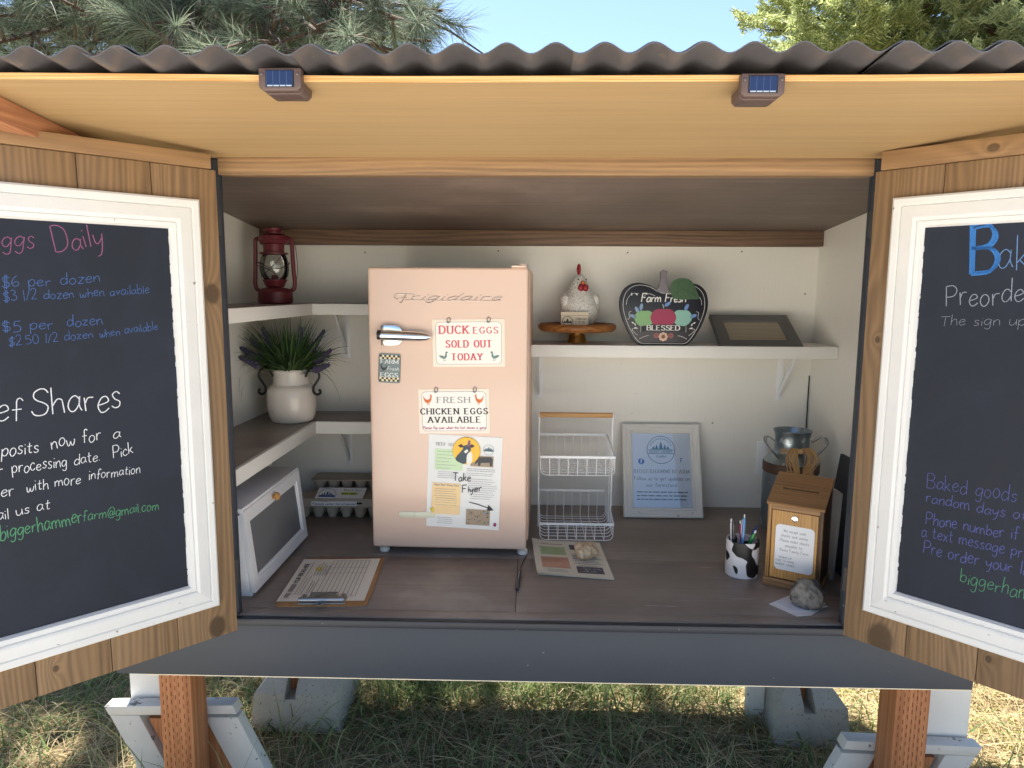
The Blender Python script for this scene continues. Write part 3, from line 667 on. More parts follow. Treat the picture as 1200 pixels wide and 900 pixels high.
brace('weathered white slanted wooden frame with brown panel behind the left post', -1.247, 1, -.397, (-1.195, -1.09))
brace('weathered white slanted wooden frame with brown panel behind the right post', 1.312, -1, -.468, (1.17, 1.30))

# ------------------------------------------------------------------ the pink fridge
FX, FY, FA, FW, FZ0, FZ1 = -.4877, 2.1181, .0219, .482, .0246, .8933
fr = thing('mini_fridge', 'pale pink retro mini fridge with a chrome rocket handle standing on the counter', 'fridge', (FX, FY, 0), -FA)
fpink = plain('pink_enamel', S(226, 197, 179), .2, 0, .025, 3, .03, speck=(S(200, 172, 154), 60, .77))
chrome = plain('chrome', S(232, 232, 234), .10, 1, .03, 30, 0); steel = plain('dull_steel', S(170, 172, 174), .32, 1, .08, 30, .05)
MB().box((.001, .056, FZ0 + .01), (FW + .005, .50, FZ1 - .004)).build('cabinet', plain('pink_cabinet', S(214, 180, 160), .35, 0, .06, 6, .05), fr, bevel=.006, seg=3)
MB().box((0, 0, FZ0), (FW, .046, FZ1)).build('door', fpink, fr, bevel=.009, seg=4)
MB().box((.006, .0465, FZ0 + .01), (FW - .006, .0555, FZ1 - .012)).build('door_gasket', plain('gasket', S(180, 172, 166), .6), fr)
MB().box((FW - .05, -.002, FZ1 + .0005), (FW - .006, .05, FZ1 + .006)).tube([(FW - .018, .02, FZ1 + .006), (FW - .018, .02, FZ1 + .012)], .012, 16).build('hinge_cap', plain('hinge_cap_pink', S(240, 214, 198), .35), fr, bevel=.001)
for x, y in ((.03, .035), (FW - .012, .035), (.04, .44), (FW - .04, .44)):
    MB().lathe([(.013, 0), (.016, .003), (.016, .014), (.010, .018), (.010, FZ0 + .012)], (x, y, 0), 20).build('foot', plain('foot_white', S(226, 222, 214), .4), fr)
mb = MB()                                                     # rocket handle: barrel, nose and two fins
mb.xf(Matrix())
b = MB().lathe([(.0, -.083), (.009, -.083), (.014, -.078), (.0155, -.05), (.0155, .03), (.0145, .05), (.0115, .067), (.006, .077), (0, .080)], n=24).xf(Matrix.Translation((.115, -.024, .690)) @ Matrix.Rotation(R(92), 4, 'Y'))
mb.v, mb.f, mb.m = b.v, b.f, b.m
h = mb.build('handle', chrome, fr)
for sg in (1, -1):
    z = .6915; pts = [(.043, -.022, z + sg * .006), (.043, -.022, z + sg * .030), (.086, -.022, z + sg * .030), (.097, -.022, z + sg * .027), (.105, -.022, z + sg * .019), (.109, -.022, z + sg * .010)]
    MB().prism(pts, (0, .006, 0)).build('fin', chrome, h, bevel=.0012)
MB().lathe([(.0145, 0), (.0145, .012), (.010, .014)], n=20).xf(Matrix.Translation((.034, -.024, .693)) @ Matrix.Rotation(R(92), 4, 'Y')).build('tail_cap', plain('black_tail', S(52, 50, 52), .35, .3), h)
for x in (.06, .15): MB().tube([(x, -.02, .69), (x, .0, .69)], .006, 10).build('handle_post', chrome, h)
# chrome script emblem, joined along the baseline
mb = MB(); x = .082; O = V((.084, -.0022, .7965)); U = V((1, 0, 0)); W = V((0, 0, 1))
def wire(pts, r=.0011):
    return mb.tube([O + U * p[0] + W * p[1] for p in pts], r, 6)
wire(catmull([(.030, .016), (.006, .017), (-.003, .010), (.004, .003), (.010, .004)], 5)); wire(catmull([(.002, .013), (.02, .018), (.05, .0165), (.058, .014)], 4)); wire(catmull([(.033, .016), (.026, .004), (.018, -.008), (.013, -.006)], 5)); wire([(.016, .005), (.034, .006)])
x = .044
for ch in 'rigidaire':
    gw, st = G[ch]; s = .0215; sx = .0585
    for pts, sm in st:
        p = [(x + (q[0] + .45 * q[1]) * sx, q[1] * s) for q in pts]; wire(catmull(p, 4) if sm else p)
    x += (gw + .23) * sx
wire(catmull([(.03, .0), (.12, -.0012), (.2, .0005), (.28, -.001), (.318, .001)], 6), .0009)
mb.build('script_emblem', plain('emblem_metal', S(168, 160, 156), .25, .8, .05, 40, 0), fr)
mb = MB(); mb.prism([(.083, -.0005, .1325), (.086, -.0005, .1275), (.096, -.0005, .1232), (.20, -.0005, .1232), (.20, -.0005, .1425), (.088, -.0005, .1425)], (0, -.0022, 0)); mb.build('lower_trim', plain('pale_trim', S(222, 222, 200), .3), fr, bevel=.0012)

FM = Matrix.Translation((FX, FY, 0)) @ Matrix.Rotation(-FA, 4, 'Z')
def onfridge(name, label, cat, x, z, tilt=0, off=.0015, group=None):
    p = FM @ V((x, -off, z)); return thing(name, label, cat, p, rot=Matrix.Rotation(-FA, 3, 'Z').to_4x4().to_euler() if not tilt else (Matrix.Rotation(-FA, 4, 'Z') @ Matrix.Rotation(R(tilt), 4, 'Y')).to_euler(), group=group)
U, W = V((1, 0, 0)), V((0, 0, 1))
def rrect(w, h, r, n=6):
    out = []
    for cx, cy, a0 in ((w - r, h - r, 0), (r - w, h - r, 90), (r - w, r - h, 180), (w - r, r - h, 270)):
        for k in range(n + 1): a = R(a0 + 90 * k / n); out.append((cx + r * math.cos(a), cy + r * math.sin(a)))
    return out
lam = plain('laminate_sheet', S(240, 236, 230), .22, 0, .02, 6, .02); peachlam = plain('clear_laminate_edge', S(243, 226, 210), .18, 0, .03, 6, .02)
def duck(mb, mi, cx, cz, s, f):
    Y = V((cx, -.0026, cz)); q = lambda pts: [(f * a * s, b * s) for a, b in pts]
    poly2(mb, mi, Y, U, W, q(catmull([(-.55, .16), (-.2, .2), (.1, .1), (.2, .45), (.24, .62), (.4, .66), (.5, .52), (.36, .42), (.38, .12), (.25, -.1), (0, -.18), (-.3, -.08), (-.55, .16)], 3)[:-1]))
    for x in (-.02, .16): ribbon(mb, mi, q([(x, -.14), (x - .02, -.4), (x + .1, -.42)]), .05 * s, Y, U, W)
def hen(mb, mi, cx, cz, s, f, y=-.0026):
    Y = V((cx, y, cz)); q = lambda pts: [(f * a * s, b * s) for a, b in pts]
    poly2(mb, mi, Y, U, W, q(catmull([(-.5, .45), (-.3, .1), (.0, .02), (.22, .16), (.3, .48), (.46, .42), (.4, .2), (.34, -.1), (.1, -.34), (-.2, -.32), (-.42, -.05), (-.5, .45)], 3)[:-1]))
    poly2(mb, mi, Y, U, W, q([(.24, .46), (.24, .62), (.31, .54), (.36, .64), (.4, .5)]))
    for x in (-.06, .1): ribbon(mb, mi, q([(x, -.3), (x, -.52), (x + .1, -.52)]), .05 * s, Y, U, W)
def sign(name, label, x, z, w, h, tilt, lines, rings, extra=None):
    t = onfridge(name, label, 'sign', x, z, tilt, .0012)
    MB().prism([(a, 0, b) for a, b in rrect(w / 2, h / 2, .003, 2)], (0, -.0009, 0)).build('laminate', peachlam, t)
    MB().prism([(a, -.001, b) for a, b in rrect(w / 2 - .009, h / 2 - .007, .014)], (0, -.0006, 0)).build('card', lam, t)
    mb = MB(); a = rrect(w / 2 - .0095, h / 2 - .0075, .0135); b_ = rrect(w / 2 - .0107, h / 2 - .0087, .0125); n = len(a)
    mb.add([(p[0], -.0019, p[1]) for p in a] + [(p[0], -.0019, p[1]) for p in b_], [(k, (k + 1) % n, (k + 1) % n + n, k + n) for k in range(n)], 0)
    for tx, cx, zz, hh, L, mi, st, wd in lines: ink(mb, mi, tx, (cx, -.002, zz), U, W, hh, wd, st, L, sp=.34 if st == 'slab' else .16, center=True)
    if extra: extra(mb)
    mb.build('lettering', [M['inkgrey'], M['inkred'], M['inkblack'], plain('print_teal', S(110, 140, 136), .6), plain('print_orange', S(222, 120, 62), .6), plain('print_plum', S(170, 62, 110), .6)], t)
    for rx in rings:
        pts = [(rx + .008 * math.cos(a) * .6, -.004 + .006 * math.sin(a) * .7, h / 2 - .002 + .008 * math.sin(a)) for a in [2 * math.pi * k / 16 for k in range(16)]]
        MB().tube(pts, .0011, 6, closed=True).sphere((rx - .003, -.0035, h / 2 - .0085), .0028, n=10, m=6).build('hanging_ring', steel, t)
    return t
sign('duck_egg_sign', 'laminated white sign on the fridge reading DUCK EGGS SOLD OUT TODAY in red letters', .3045, .6690, .218, .143, -.9,
     [('DUCK', -.0435, .029, .023, .086, 1, 'slab', .19), ('EGGS', .052, .029, .0185, .072, 1, 'slab', .17), ('SOLD OUT', .0, -.0125, .0205, .136, 1, 'slab', .2), ('TODAY', -.006, -.051, .0195, .092, 1, 'slab', .2)],
     (-.0585, .0615), lambda mb: (duck(mb, 3, -.076, -.042, .026, 1), duck(mb, 3, .078, -.042, .026, -1)))
sign('chicken_egg_sign', 'laminated white sign on the fridge reading FRESH CHICKEN EGGS AVAILABLE in black letters', .2595, .4608, .216, .137, -1.1,
     [('FRESH', -.001, .0265, .0175, .098, 0, 'slab', .19), ('CHICKEN EGGS', .0, -.0085, .0175, .204, 2, 'slab', .2), ('AVAILABLE', .0, -.0345, .0175, .16, 2, 'slab', .2), ('Please flip over when the last dozen is gone', .0, -.0545, .0085, .192, 5, 'sans', .15)],
     (-.053, .065), lambda mb: (hen(mb, 4, -.079, .036, .028, 1), hen(mb, 4, .077, .036, .028, -1)))
t = onfridge('fridge_magnet', 'small rounded grey tin magnet reading FARM FRESH EGGS with checkered edges', 'magnet', .0635, .5905, 2.2)
MB().prism([(a, 0, b) for a, b in rrect(.0333, .0448, .007)], (0, -.002, 0)).build('plate', plain('tin_grey', S(120, 134, 136), .4, 0, .15, 40, .05), t, bevel=.0006)
mb = MB()
for r in range(2):
    for k in range(9):
        for sg in (1, -1):
            x = -.03 + k * .0067; quad2(mb, 0 if (k + r) % 2 else 1, (0, -.0024, 0), U, W, x, sg * (.0368 - r * .0062) - .003, x + .0066, sg * (.0368 - r * .0062) + .003)
for a, b in ((-.0332, -.0322), (.0322, .0332)): quad2(mb, 1, (0, -.0024, 0), U, W, a, -.036, b, .036)
ink(mb, 2, 'FARM', (0, -.0025, .0145), U, W, .011, .18, 'slab', .052, center=True); ink(mb, 2, 'EGGS', (0, -.0025, -.0265), U, W, .0125, .18, 'slab', .052, center=True)
ink(mb, 2, 'Fresh', (.011, -.0025, -.006), U, W, .011, .1, 'hand', .034, center=True, slant=.2); hen(mb, 1, -.018, .001, .022, -1, -.0025)
mb.build('print', [plain('cream_check', S(236, 220, 176), .5), plain('dark_check', S(52, 52, 52), .5), plain('pale_letter', S(232, 236, 232), .5)], t)

# flyer held by magnets
t = onfridge('fridge_flyer', 'white printed beef shares flyer hanging on the fridge with Take Flyer written across it', 'flyer', .2893, .2395, 2.2, .0012)
fw, fh = .1135, .146
mb = MB(); n = 10; vs = []; fs = []
for i in range(n + 1):
    for j in range(n + 1):
        a, b = i / n * 2 - 1, j / n * 2 - 1; vs.append((a * fw, -.0006 - .004 * max(0, -b - .2) * (a * .5 + .6) - .0015 * max(0, a - .6), b * fh))
for i in range(n):
    for j in range(n): fs.append((i * (n + 1) + j, (i + 1) * (n + 1) + j, (i + 1) * (n + 1) + j + 1, i * (n + 1) + j + 1))
mb.add(vs, fs).build('sheet', M['paper'], t)
def flyer_print(mb, Y, wr=True):
    O = V((0, Y, 0)) if not isinstance(Y, V) else Y
    return O
mb = MB(); O = V((0, -.0062, 0))
fy = lambda z: -.0011 - .004 * max(0, -z / fh - .2) * 1.15 - .0012
def at(z): return V((0, fy(z), 0))
quad2(mb, 0, at(.06), U, W, -.092, .036, -.006, .101)
for k in range(4): quad2(mb, 1, at(-.02 - k * .028), U, W, -.098, -.104 + .0245 * (3 - k), -.010, -.104 + .0245 * (4 - k) + .0003)
ink(mb, 2, 'BEEF SHARES', at(.11) + V((-.089, -.0002, .112)), U, W, .009, .13, 'slab', .085)
lines2(mb, 2, at(.06) + V((0, -.0003, 0)), U, W, -.086, -.012, .094, 6, .0105, .0014, .5)
lines2(mb, 2, at(0) + V((0, -.0003, 0)), U, W, -.085, -.02, .030, 4, .006, .0011, .2, True)
ink(mb, 2, 'About Beef Shares Here', at(-.02) + V((-.054, -.0004, -.014)), U, W, .006, .2, 'sans', .076, center=True)
lines2(mb, 2, at(-.06) + V((0, -.0006, 0)), U, W, -.094, -.014, -.024, 9, .0072, .0011, .2, True)
lines2(mb, 2, at(-.12) + V((0, -.0003, 0)), U, W, -.080, -.03, -.114, 4, .006, .0011, .2, True)
lines2(mb, 2, at(0) + V((0, -.0003, 0)), U, W, .008, .098, .044, 2, .006, .0016, .1); lines2(mb, 2, at(0) + V((0, -.0003, 0)), U, W, .004, .1, .03, 2, .006, .0012, .2)
lines2(mb, 2, at(-.03) + V((0, -.0006, 0)), U, W, .012, .104, .012, 10, .0068, .0011, .25, True)
logo(mb, 3, at(.1) + V((0, -.0003, 0)), U, W, .072, .106, .0165, False)
quad2(mb, 4, at(.07), U, W, .018, .052, .088, .086); poly2(mb, 5, at(.07) + V((0, -.0003, 0)), U, W, [(.03, .056), (.034, .07), (.03, .074), (.038, .083), (.05, .082), (.08, .084), (.086, .078), (.085, .055), (.078, .055), (.076, .066), (.05, .064), (.048, .055), (.041, .055), (.04, .066)])
for k in range(3): quad2(mb, 4, at(-.09 - k * .017), U, W, .010, -.133 + .0163 * (2 - k), .084, -.133 + .0163 * (3 - k) + .0003)
for k in range(40):
    x, z = rnd.uniform(.012, .08), rnd.uniform(-.131, -.09); s = rnd.uniform(.002, .006); quad2(mb, rnd.choice((5, 6, 6, 7, 5)), at(z - .004) + V((0, -.0003 - k * .00001, 0)), U, W, x, z, x + s, z + s * .7)
ink(mb, 8, 'Take', at(.0) + V((-.035, -.0008, .004)), U, (V((0, 0, 1)) + U * .03).normalized(), .024, .11, 'hand', .055, sp=.14, jit=.05); ink(mb, 8, 'Flyer', at(-.03) + V((-.004, -.0009, -.034)), (U + W * .16).normalized(), W, .022, .11, 'hand', .060, sp=.14, jit=.06)
ribbon(mb, 8, [(.018, -.061), (.05, -.068), (.082, -.078)], .0024, at(-.07) + V((0, -.0011, 0)), U, W); poly2(mb, 8, at(-.075) + V((0, -.0012, 0)), U, W, [(.078, -.066), (.095, -.083), (.074, -.086)])
mb.build('print', [plain('print_green_box', S(206, 230, 190), .6), plain('print_orange_box', S(245, 212, 160), .6), M['inkgrey'], plain('print_slate', S(84, 112, 124), .6), plain('print_tan', S(168, 150, 128), .6), plain('print_darkgrey', S(74, 74, 78), .6), plain('print_brown', S(150, 118, 92), .6), plain('print_blue', S(120, 150, 186), .6), M['inkblack']], t)
t = onfridge('round_magnet', 'round yellow button magnet with a horned animal drawing holding the flyer top', 'magnet', .2975, .3395, 0, .0045)
MB().lathe([(.0425, 0), (.0425, .0015), (.041, .0028), (0, .003)], n=40).xf(Matrix.Rotation(R(90), 4, 'X')).build('disc', plain('yellow_button', S(244, 190, 48), .35, 0, .03), t)
mb = MB(); Y = V((0, -.0034, 0))
poly2(mb, 0, Y, U, W, catmull([(-.034, -.024), (-.012, .004), (-.008, .016), (.008, .018), (.014, .004), (.006, -.008), (-.002, -.038), (-.018, -.038), (-.034, -.024)], 3)[:-1])
poly2(mb, 1, Y + V((0, -.0002, 0)), U, W, catmull([(.002, -.012), (.016, -.004), (.017, -.034), (.002, -.041), (.002, -.012)], 3)[:-1]); poly2(mb, 1, Y + V((0, -.0003, 0)), U, W, [(-.008, -.002), (.002, .006), (.006, .0), (-.002, -.008)])
for sg in (-1, 1): poly2(mb, 2, Y + V((0, -.0002, 0)), U, W, [(sg * .006, .012), (sg * .016, .022), (sg * .026, .016), (sg * .018, .010)])
poly2(mb, 3, Y + V((0, -.0003, 0)), U, W, [(.002, .014), (.006, .032), (.012, .034), (.012, .014)])
mb.build('drawing', [plain('draw_dark', S(60, 76, 88), .5), plain('draw_white', S(238, 236, 228), .5), plain('draw_brown', S(70, 44, 46), .5), plain('draw_purple', S(126, 84, 120), .5)], t)
for nm, lb, x, z, c, r, sq in (('dot_magnet', 'tiny yellow round magnet at the lower left of the flyer', .1907, .1529, S(216, 190, 40), .006, 1), ('dot_magnet', 'tiny dark magenta oval magnet at the lower right corner of the flyer', .385, .1077, S(150, 30, 92), .0048, 1.25)):
    t = onfridge(nm, lb, 'magnet', x, z, 0, .0075, 'tiny magnets on the flyer'); MB().lathe([(r, 0), (r, .0015), (r * .8, .003), (0, .0036)], n=20, sy=sq).xf(Matrix.Rotation(R(90), 4, 'X')).build('bead', plain('bead_%d' % (z * 1e4), c, .25), t)

# ------------------------------------------------------------------ left shelves: lantern and plant pot
lred = plain('lantern_red', S(100, 34, 44), .45, .1, .15, 30, .1, speck=(S(70, 28, 32), 60, .68))
t = thing('oil_lantern', 'dark red hurricane oil lantern with a glass globe on the upper corner shelf', 'lantern', (-.866, 2.395, .777))
k = .250
MB().lathe([(.050, 0), (.056, .004), (.057, .012), (.056, .040), (.048, .050), (.040, .053), (.026, .055)], n=36).build('fuel_tank', lred, t)
MB().lathe([(.024, .055), (.030, .058), (.036, .072), (.040, .078), (.040, .081), (.012, .083), (.010, .096), (.004, .097)], n=28).build('burner', lred, t)
MB().lathe([(.034, .081), (.044, .095), (.0485, .115), (.048, .135), (.042, .156), (.036, .166), (.035, .170)], n=36).build('globe', glass('lantern_glass', (.9, .92, .9, 1), .05, .10), t)
MB().lathe([(.046, .166), (.046, .171), (.034, .173), (.034, .198), (.043, .202), (.049, .212), (.046, .226), (.034, .232), (.026, .234), (.026, .240), (.030, .243), (.030, .252), (.010, .255), (0, .256)], n=36).build('chimney', lred, t)
for sg in (-1, 1):
    MB().tube(catmull([(sg * .040, 0, .218), (sg * .058, 0, .216), (sg * .062, 0, .205), (sg * .063, 0, .16), (sg * .066, 0, .10), (sg * .068, 0, .07), (sg * .063, 0, .05), (sg * .05, 0, .043)], 5), .0068, 10).build('side_tube', lred, t)
for a in (20, 160, 200, 340):
    p = lambda a_, z, r=.0515: (r * math.cos(R(a_)), r * math.sin(R(a_)), z)
mb = MB().tube([(.052 * math.cos(R(q)), .052 * math.sin(R(q)), .128 + .012 * math.sin(R(q * 2 + 40))) for q in range(0, 360, 20)], .0011, 6, closed=True)
mb.tube(catmull([(-.03, -.046, .088), (0, -.054, .112), (.034, -.043, .15), (.04, -.03, .168)], 5), .0011, 6).tube(catmull([(.03, -.046, .088), (.01, -.053, .108), (-.02, -.05, .12), (-.05, -.02, .128)], 5), .0011, 6)
mb.build('guard_wire', plain('guard_wire', S(60, 36, 40), .4, .5), t)
MB().tube(catmull([(.066, 0, .218), (.072, .01, .18), (.074, .014, .12), (.070, .012, .08)], 5), .0012, 6).build('bail_wire', plain('bail_wire', S(64, 50, 50), .4, .6), t)

cer = plain('cream_glazed_ceramic', S(226, 218, 208), .16, 0, .06, 30, .03, speck=(S(186, 172, 160), 24, .70))
t = thing('potted_plant', 'cream ceramic crock with black wire handles holding artificial lavender grass, on the lower corner shelf', 'potted plant', (-.843, 2.455, .362))
MB().lathe([(.066, 0), (.072, .004), (.079, .020), (.084, .05), (.0855, .085), (.083, .112), (.074, .126), (.064, .133), (.0615, .140), (.060, .160), (.0605, .176), (.064, .182), (.062, .186), (.056, .184), (.054, .15), (.05, .13), (0, .13)], n=48, wob=lambda a, z: 1 + .004 * math.sin(z * 420)).build('crock', cer, t)
for sg in (-1, 1):
    p = [(sg * .058, -.02, .160), (sg * .074, -.022, .188), (sg * .097, -.022, .186), (sg * .107, -.022, .162), (sg * .095, -.022, .140), (sg * .085, -.022, .122), (sg * .087, -.022, .104), (sg * .100, -.022, .098), (sg * .110, -.022, .106), (sg * .105, -.022, .117)]
    MB().tube(catmull(p, 5), .0042, 8).build('wire_handle', plain('black_iron', S(34, 32, 34), .45, .3), t)
def blade(mb, p, d, L, wd, droop, mi=0, n=6, tw=None):
    p = V(p); d = V(d).normalized(); side = d.cross(V((0, 0, 1)))
    side = side.normalized() if side.length > .05 else V((1, 0, 0))
    if tw is not None: side = Matrix.Rotation(tw, 3, d) @ side
    b = len(mb.v); q = p.copy()
    for i in range(n + 1):
        f = i / n; w_ = wd * (1 - f ** 1.6) * .5 + wd * .03
        mb.v += [q + side * w_, q - side * w_]; d = (d + V((0, 0, -droop * (f + .15) / n * 2))).normalized(); q = q + d * (L / n)
    for i in range(n): mb.f.append((b + 2 * i, b + 2 * i + 1, b + 2 * i + 3, b + 2 * i + 2)); mb.m.append(mi)
pg = leafy('plant_green', [S(48, 66, 44), S(70, 98, 58), S(104, 132, 74)], .45, .2, 20)
mb = MB(); rp = random.Random(3)
for i in range(720):
    a = rp.uniform(0, 6.283); s = rp.uniform(0, 1) ** .7; el = 1.48 - s * .95; r0 = rp.uniform(0, .045)
    d = (math.cos(a) * math.cos(el), math.sin(a) * math.cos(el) * .8, math.sin(el)); L = rp.uniform(.11, .23) * (1 if math.sin(a) < .3 else .8)
    blade(mb, (r0 * math.cos(a), r0 * math.sin(a), .168), d, L, rp.uniform(.004, .0095), rp.uniform(.1, 1.0) * (.3 + s), 0, 6, rp.uniform(-.9, .9))
for (x, z, L, dr) in ((-.75, .5, .23, 2.2), (.8, .55, .25, 2.6), (-.9, .28, .2, 2.0), (.9, .4, .17, .6)): blade(mb, (.03 * x, -.03, .16), (x, -.25, z), L, .006, dr, 0, 9)
mb.v = [V((max(q.x, -.152), min(q.y, .198), q.z)) for q in mb.v]
mb.build('foliage', pg, t)
for k, (ax, az, L) in enumerate(((-.72, .55, .175), (-.62, .75, .175), (-.8, .42, .16), (.62, .85, .21), (.75, .55, .165), (.7, .25, .15), (-.35, .95, .19), (.25, .95, .18))):
    mb = MB(); d = V((ax, -.18 + .1 * math.sin(k * 2), az)).normalized(); p0 = V((.03 * ax, -.015, .16)); mb.tube([p0, p0 + d * L * .62], .0013, 5)
    for j in range(46):
        f = .56 + .44 * j / 46; a = j * 2.4; x = d.orthogonal(); y = d.cross(x); c = p0 + d * L * f + (x * math.cos(a) + y * math.sin(a)) * .006 * (1.15 - (f - .56) * 1.6)
        mb.sphere(c, .0052 * (1.2 - .6 * (f - .56) / .44), 1, 6, 4, (1, 1, 1.3))
    mb.build('lavender_spike', [pg, plain('lavender_%d' % k, S(86, 76, 108) if k % 3 else S(60, 58, 84), .8, 0, .3, 60)], t)

# ------------------------------------------------------------------ bread box, egg cartons, clipboard
bw = plain('white_wood_paint', S(232, 234, 238), .4, 0, .04, 10, .1)
t = thing('bread_box', 'white wooden bread box with glazed slanted front and round knob below the lower corner shelf', 'bread box', (-.74, 1.80, 0))
Lb = .452
for y in (0, Lb - .012): MB().prism([(-.24, y, 0), (-.006, y, 0), (-.010, y, .012), (-.030, y, .226), (-.24, y, .232)], (0, .012, 0)).build('side_panel', bw, t, bevel=.0015)
MB().box((-.244, -.002, .2325), (-.022, Lb + .002, .2445)).build('top_panel', bw, t, bevel=.0015)
MB().box((-.24, .0125, .001), (-.234, Lb - .0125, .231)).build('back_panel', bw, t); MB().box((-.233, .0125, .012), (-.012, Lb - .0125, .020)).build('bottom_panel', bw, t)
FT = Matrix.Translation((-.0035, 0, .006)) @ Matrix(((0, .0, 0, 0), (1, 0, 0, 0), (0, 0, 1, 0), (0, 0, 0, 1))) 
ang = math.atan2(.0235, .226)
FM2 = Matrix.Translation((.004, .0, .010)) @ Matrix.Rotation(-ang, 4, 'Y') @ Matrix.Rotation(R(90), 4, 'Z')
mb = frame_sweep(MB(), 0, 0, Lb, .228, [(0, -.012), (0, .0), (.030, .0), (.032, -.003), (.038, -.003), (.039, -.008)]); mb.xf(FM2); d_ = mb.build('front_door', bw, t)
MB().box((.038, .006, .038), (Lb - .038, .009, .19)).xf(FM2).build('glass_pane', plain('frosted_pane', S(120, 122, 126), .12, 0, .12, 3, .02, .5), d_)
MB().lathe([(.005, 0), (.005, .006), (.0115, .010), (.0125, .016), (.009, .021), (0, .023)], n=24).xf(FM2 @ Matrix.Translation((.205, 0, .209)) @ Matrix.Rotation(R(90), 4, 'X')).build('knob', wood('knob_wood', S(170, 120, 66), S(214, 166, 104), 'Z'), d_)

pulp = plain('grey_pulp', S(180, 170, 156), .95, 0, .14, 40, .5)
def carton(name, label, loc, rz, lid=True):
    t = thing(name, label, 'egg carton', loc, rz, 'egg cartons beside the fridge')
    mb = MB(); nx = 6; p = .051
    for i in range(nx):
        for j in range(2):
            mb.lathe([(.012, 0), (.0145, .002), (.0205, .022), (.0235, .040), (.0235, .043)], ((i - 2.5) * p, (j - .5) * p, 0), 12)
    mb.build('cup_tray', pulp, t, smooth=50)
    mb = MB().prism([(a * 1.0, b, .0432) for a, b in rrect(.158, .0545, .014, 4)], (0, 0, .004)); mb.build('rim', pulp, t, bevel=.001)
    if lid:
        mb = MB(); A = [(a, b, .0475) for a, b in rrect(.156, .053, .014, 4)]; B_ = [(a, b, .072) for a, b in rrect(.148, .044, .012, 4)]; n = len(A)
        mb.add(A + B_, [(k, (k + 1) % n, (k + 1) % n + n, k + n) for k in range(n)] + [tuple(range(n, 2 * n))]); mb.build('lid', pulp, t, smooth=50)
        for x in (-.075, .075): MB().box((x - .014, -.0505, .050), (x + .014, -.046, .060)).build('closing_tab', M['dark'], t)
    return t
c1 = carton('egg_carton', 'front grey pulp egg carton on the counter with two printed labels, left of the fridge', (-.693, 2.512, 0), R(1))
lb = MB().prism([(-.095, -.0552, .0495), (.07, -.0552, .0495), (.07, -.0502, .0640), (-.095, -.0502, .0640)], (0, .0012, .0003)); lo = lb.build('front_label', M['paper'], c1)
bl = plain('label_blue', S(54, 78, 140), .6); mb = MB(); ink(mb, 0, 'Previously washed. And refrigerated', (-.09, -.0556, .0535), (1, 0, 0), (0, .33, .944), .0065, .17, 'hand', .155, slant=.15, sub=2); mb.build('label_text', bl, lo)
top = MB().add([(-.085, -.042, .0735), (.09, -.042, .0735), (.096, .004, .100), (-.079, .004, .100)], [(0, 1, 2, 3)]).add([(-.085, -.0415, .0728), (.09, -.0415, .0728), (.096, .0045, .0993), (-.079, .0045, .0993)], [(3, 2, 1, 0)]).build('top_label', M['paper'], c1)
mb = MB(); Wt = V((0, .046, .0265)).normalized(); Ot = V((-.085, -.0428, .0738))
logo(mb, 0, Ot, U, Wt, .042, .016, .033, False); ink(mb, 2, 'Best by', Ot + U * .1 + Wt * .038, U, Wt, .007, .16, 'sans', .06, sub=2); quad2(mb, 1, Ot, U, Wt, .092, .018, .152, .030); ink(mb, 2, 'duck eggs', Ot + U * .095 + Wt * .0205 + V((0, -.0003, .0003)), U, Wt, .007, .2, 'sans', .05, sub=2)
mb.build('label_print', [bl, plain('label_lime', S(190, 200, 60), .6), M['inkblack']], top)
carton('egg_carton', 'back grey pulp egg carton resting on the counter against the wall', (-.672, 2.604, .0), R(-1))
carton('egg_carton', 'topmost grey pulp egg carton lying on the back carton against the wall', (-.66, 2.606, .0728), R(1.5), False)

t = thing('clipboard', 'brown hardboard clipboard with a lined order sheet lying near the counter front', 'clipboard', (-.553, 1.91, .0006), R(3.6))
MB().prism([(a, b, 0) for a, b in rrect(.121, .168, .012, 4)], (0, 0, .0035)).build('board', wood('hardboard', S(150, 108, 66), S(186, 140, 92), 'Y', freq=6, contrast=(.34, .66)), t, bevel=.0008)
pm = Matrix.Rotation(R(1.2), 4, 'Z')
mb = MB(); n = 8; vs = [(-.122 + .232 * i / n + .0, -.143 + .29 * j / n, .0048 + .004 * (i / n - .5) ** 2 * (j / n) + .002 * (j / n) ** 3) for i in range(n + 1) for j in range(n + 1)]
mb.add(vs, [(i * (n + 1) + j, (i + 1) * (n + 1) + j, (i + 1) * (n + 1) + j + 1, i * (n + 1) + j + 1) for i in range(n) for j in range(n)]); mb.build('order_sheet', plain('order_paper', S(234, 229, 214), .7, 0, .03, 5, .03), t)
mb = MB(); z = .0086; X_, Y_ = V((1, 0, 0)), V((0, 1, 0))
ink(mb, 0, 'PRE ORDER YOUR BREAD HERE', (-.094, -.125, z), Y_, -X_, .0125, .2, 'sans', .235)
for k in range(3): lines2(mb, 0, V((0, 0, z)), Y_, -X_, -.11, .12 - .05 * k, .083 - k * .008, 1, .01, .0016, .4)
lines2(mb, 0, V((0, 0, z)), Y_, -X_, -.1, .0, .055, 3, .007, .002, .4); lines2(mb, 0, V((0, 0, z)), Y_, -X_, .02, .12, .062, 5, .008, .0018, .3)
quad2(mb, 1, V((0, 0, z - .0006)), X_, Y_, -.067, .055, -.05, .085)
for k in range(10): quad2(mb, 0, V((0, 0, z)), X_, Y_, -.027 + k * .012, -.12, -.0258 + k * .012, .132)
for yy in (-.12, .035, .075, .131): quad2(mb, 0, V((0, 0, z + .0001)), X_, Y_, -.027, yy, .082, yy + .0009)
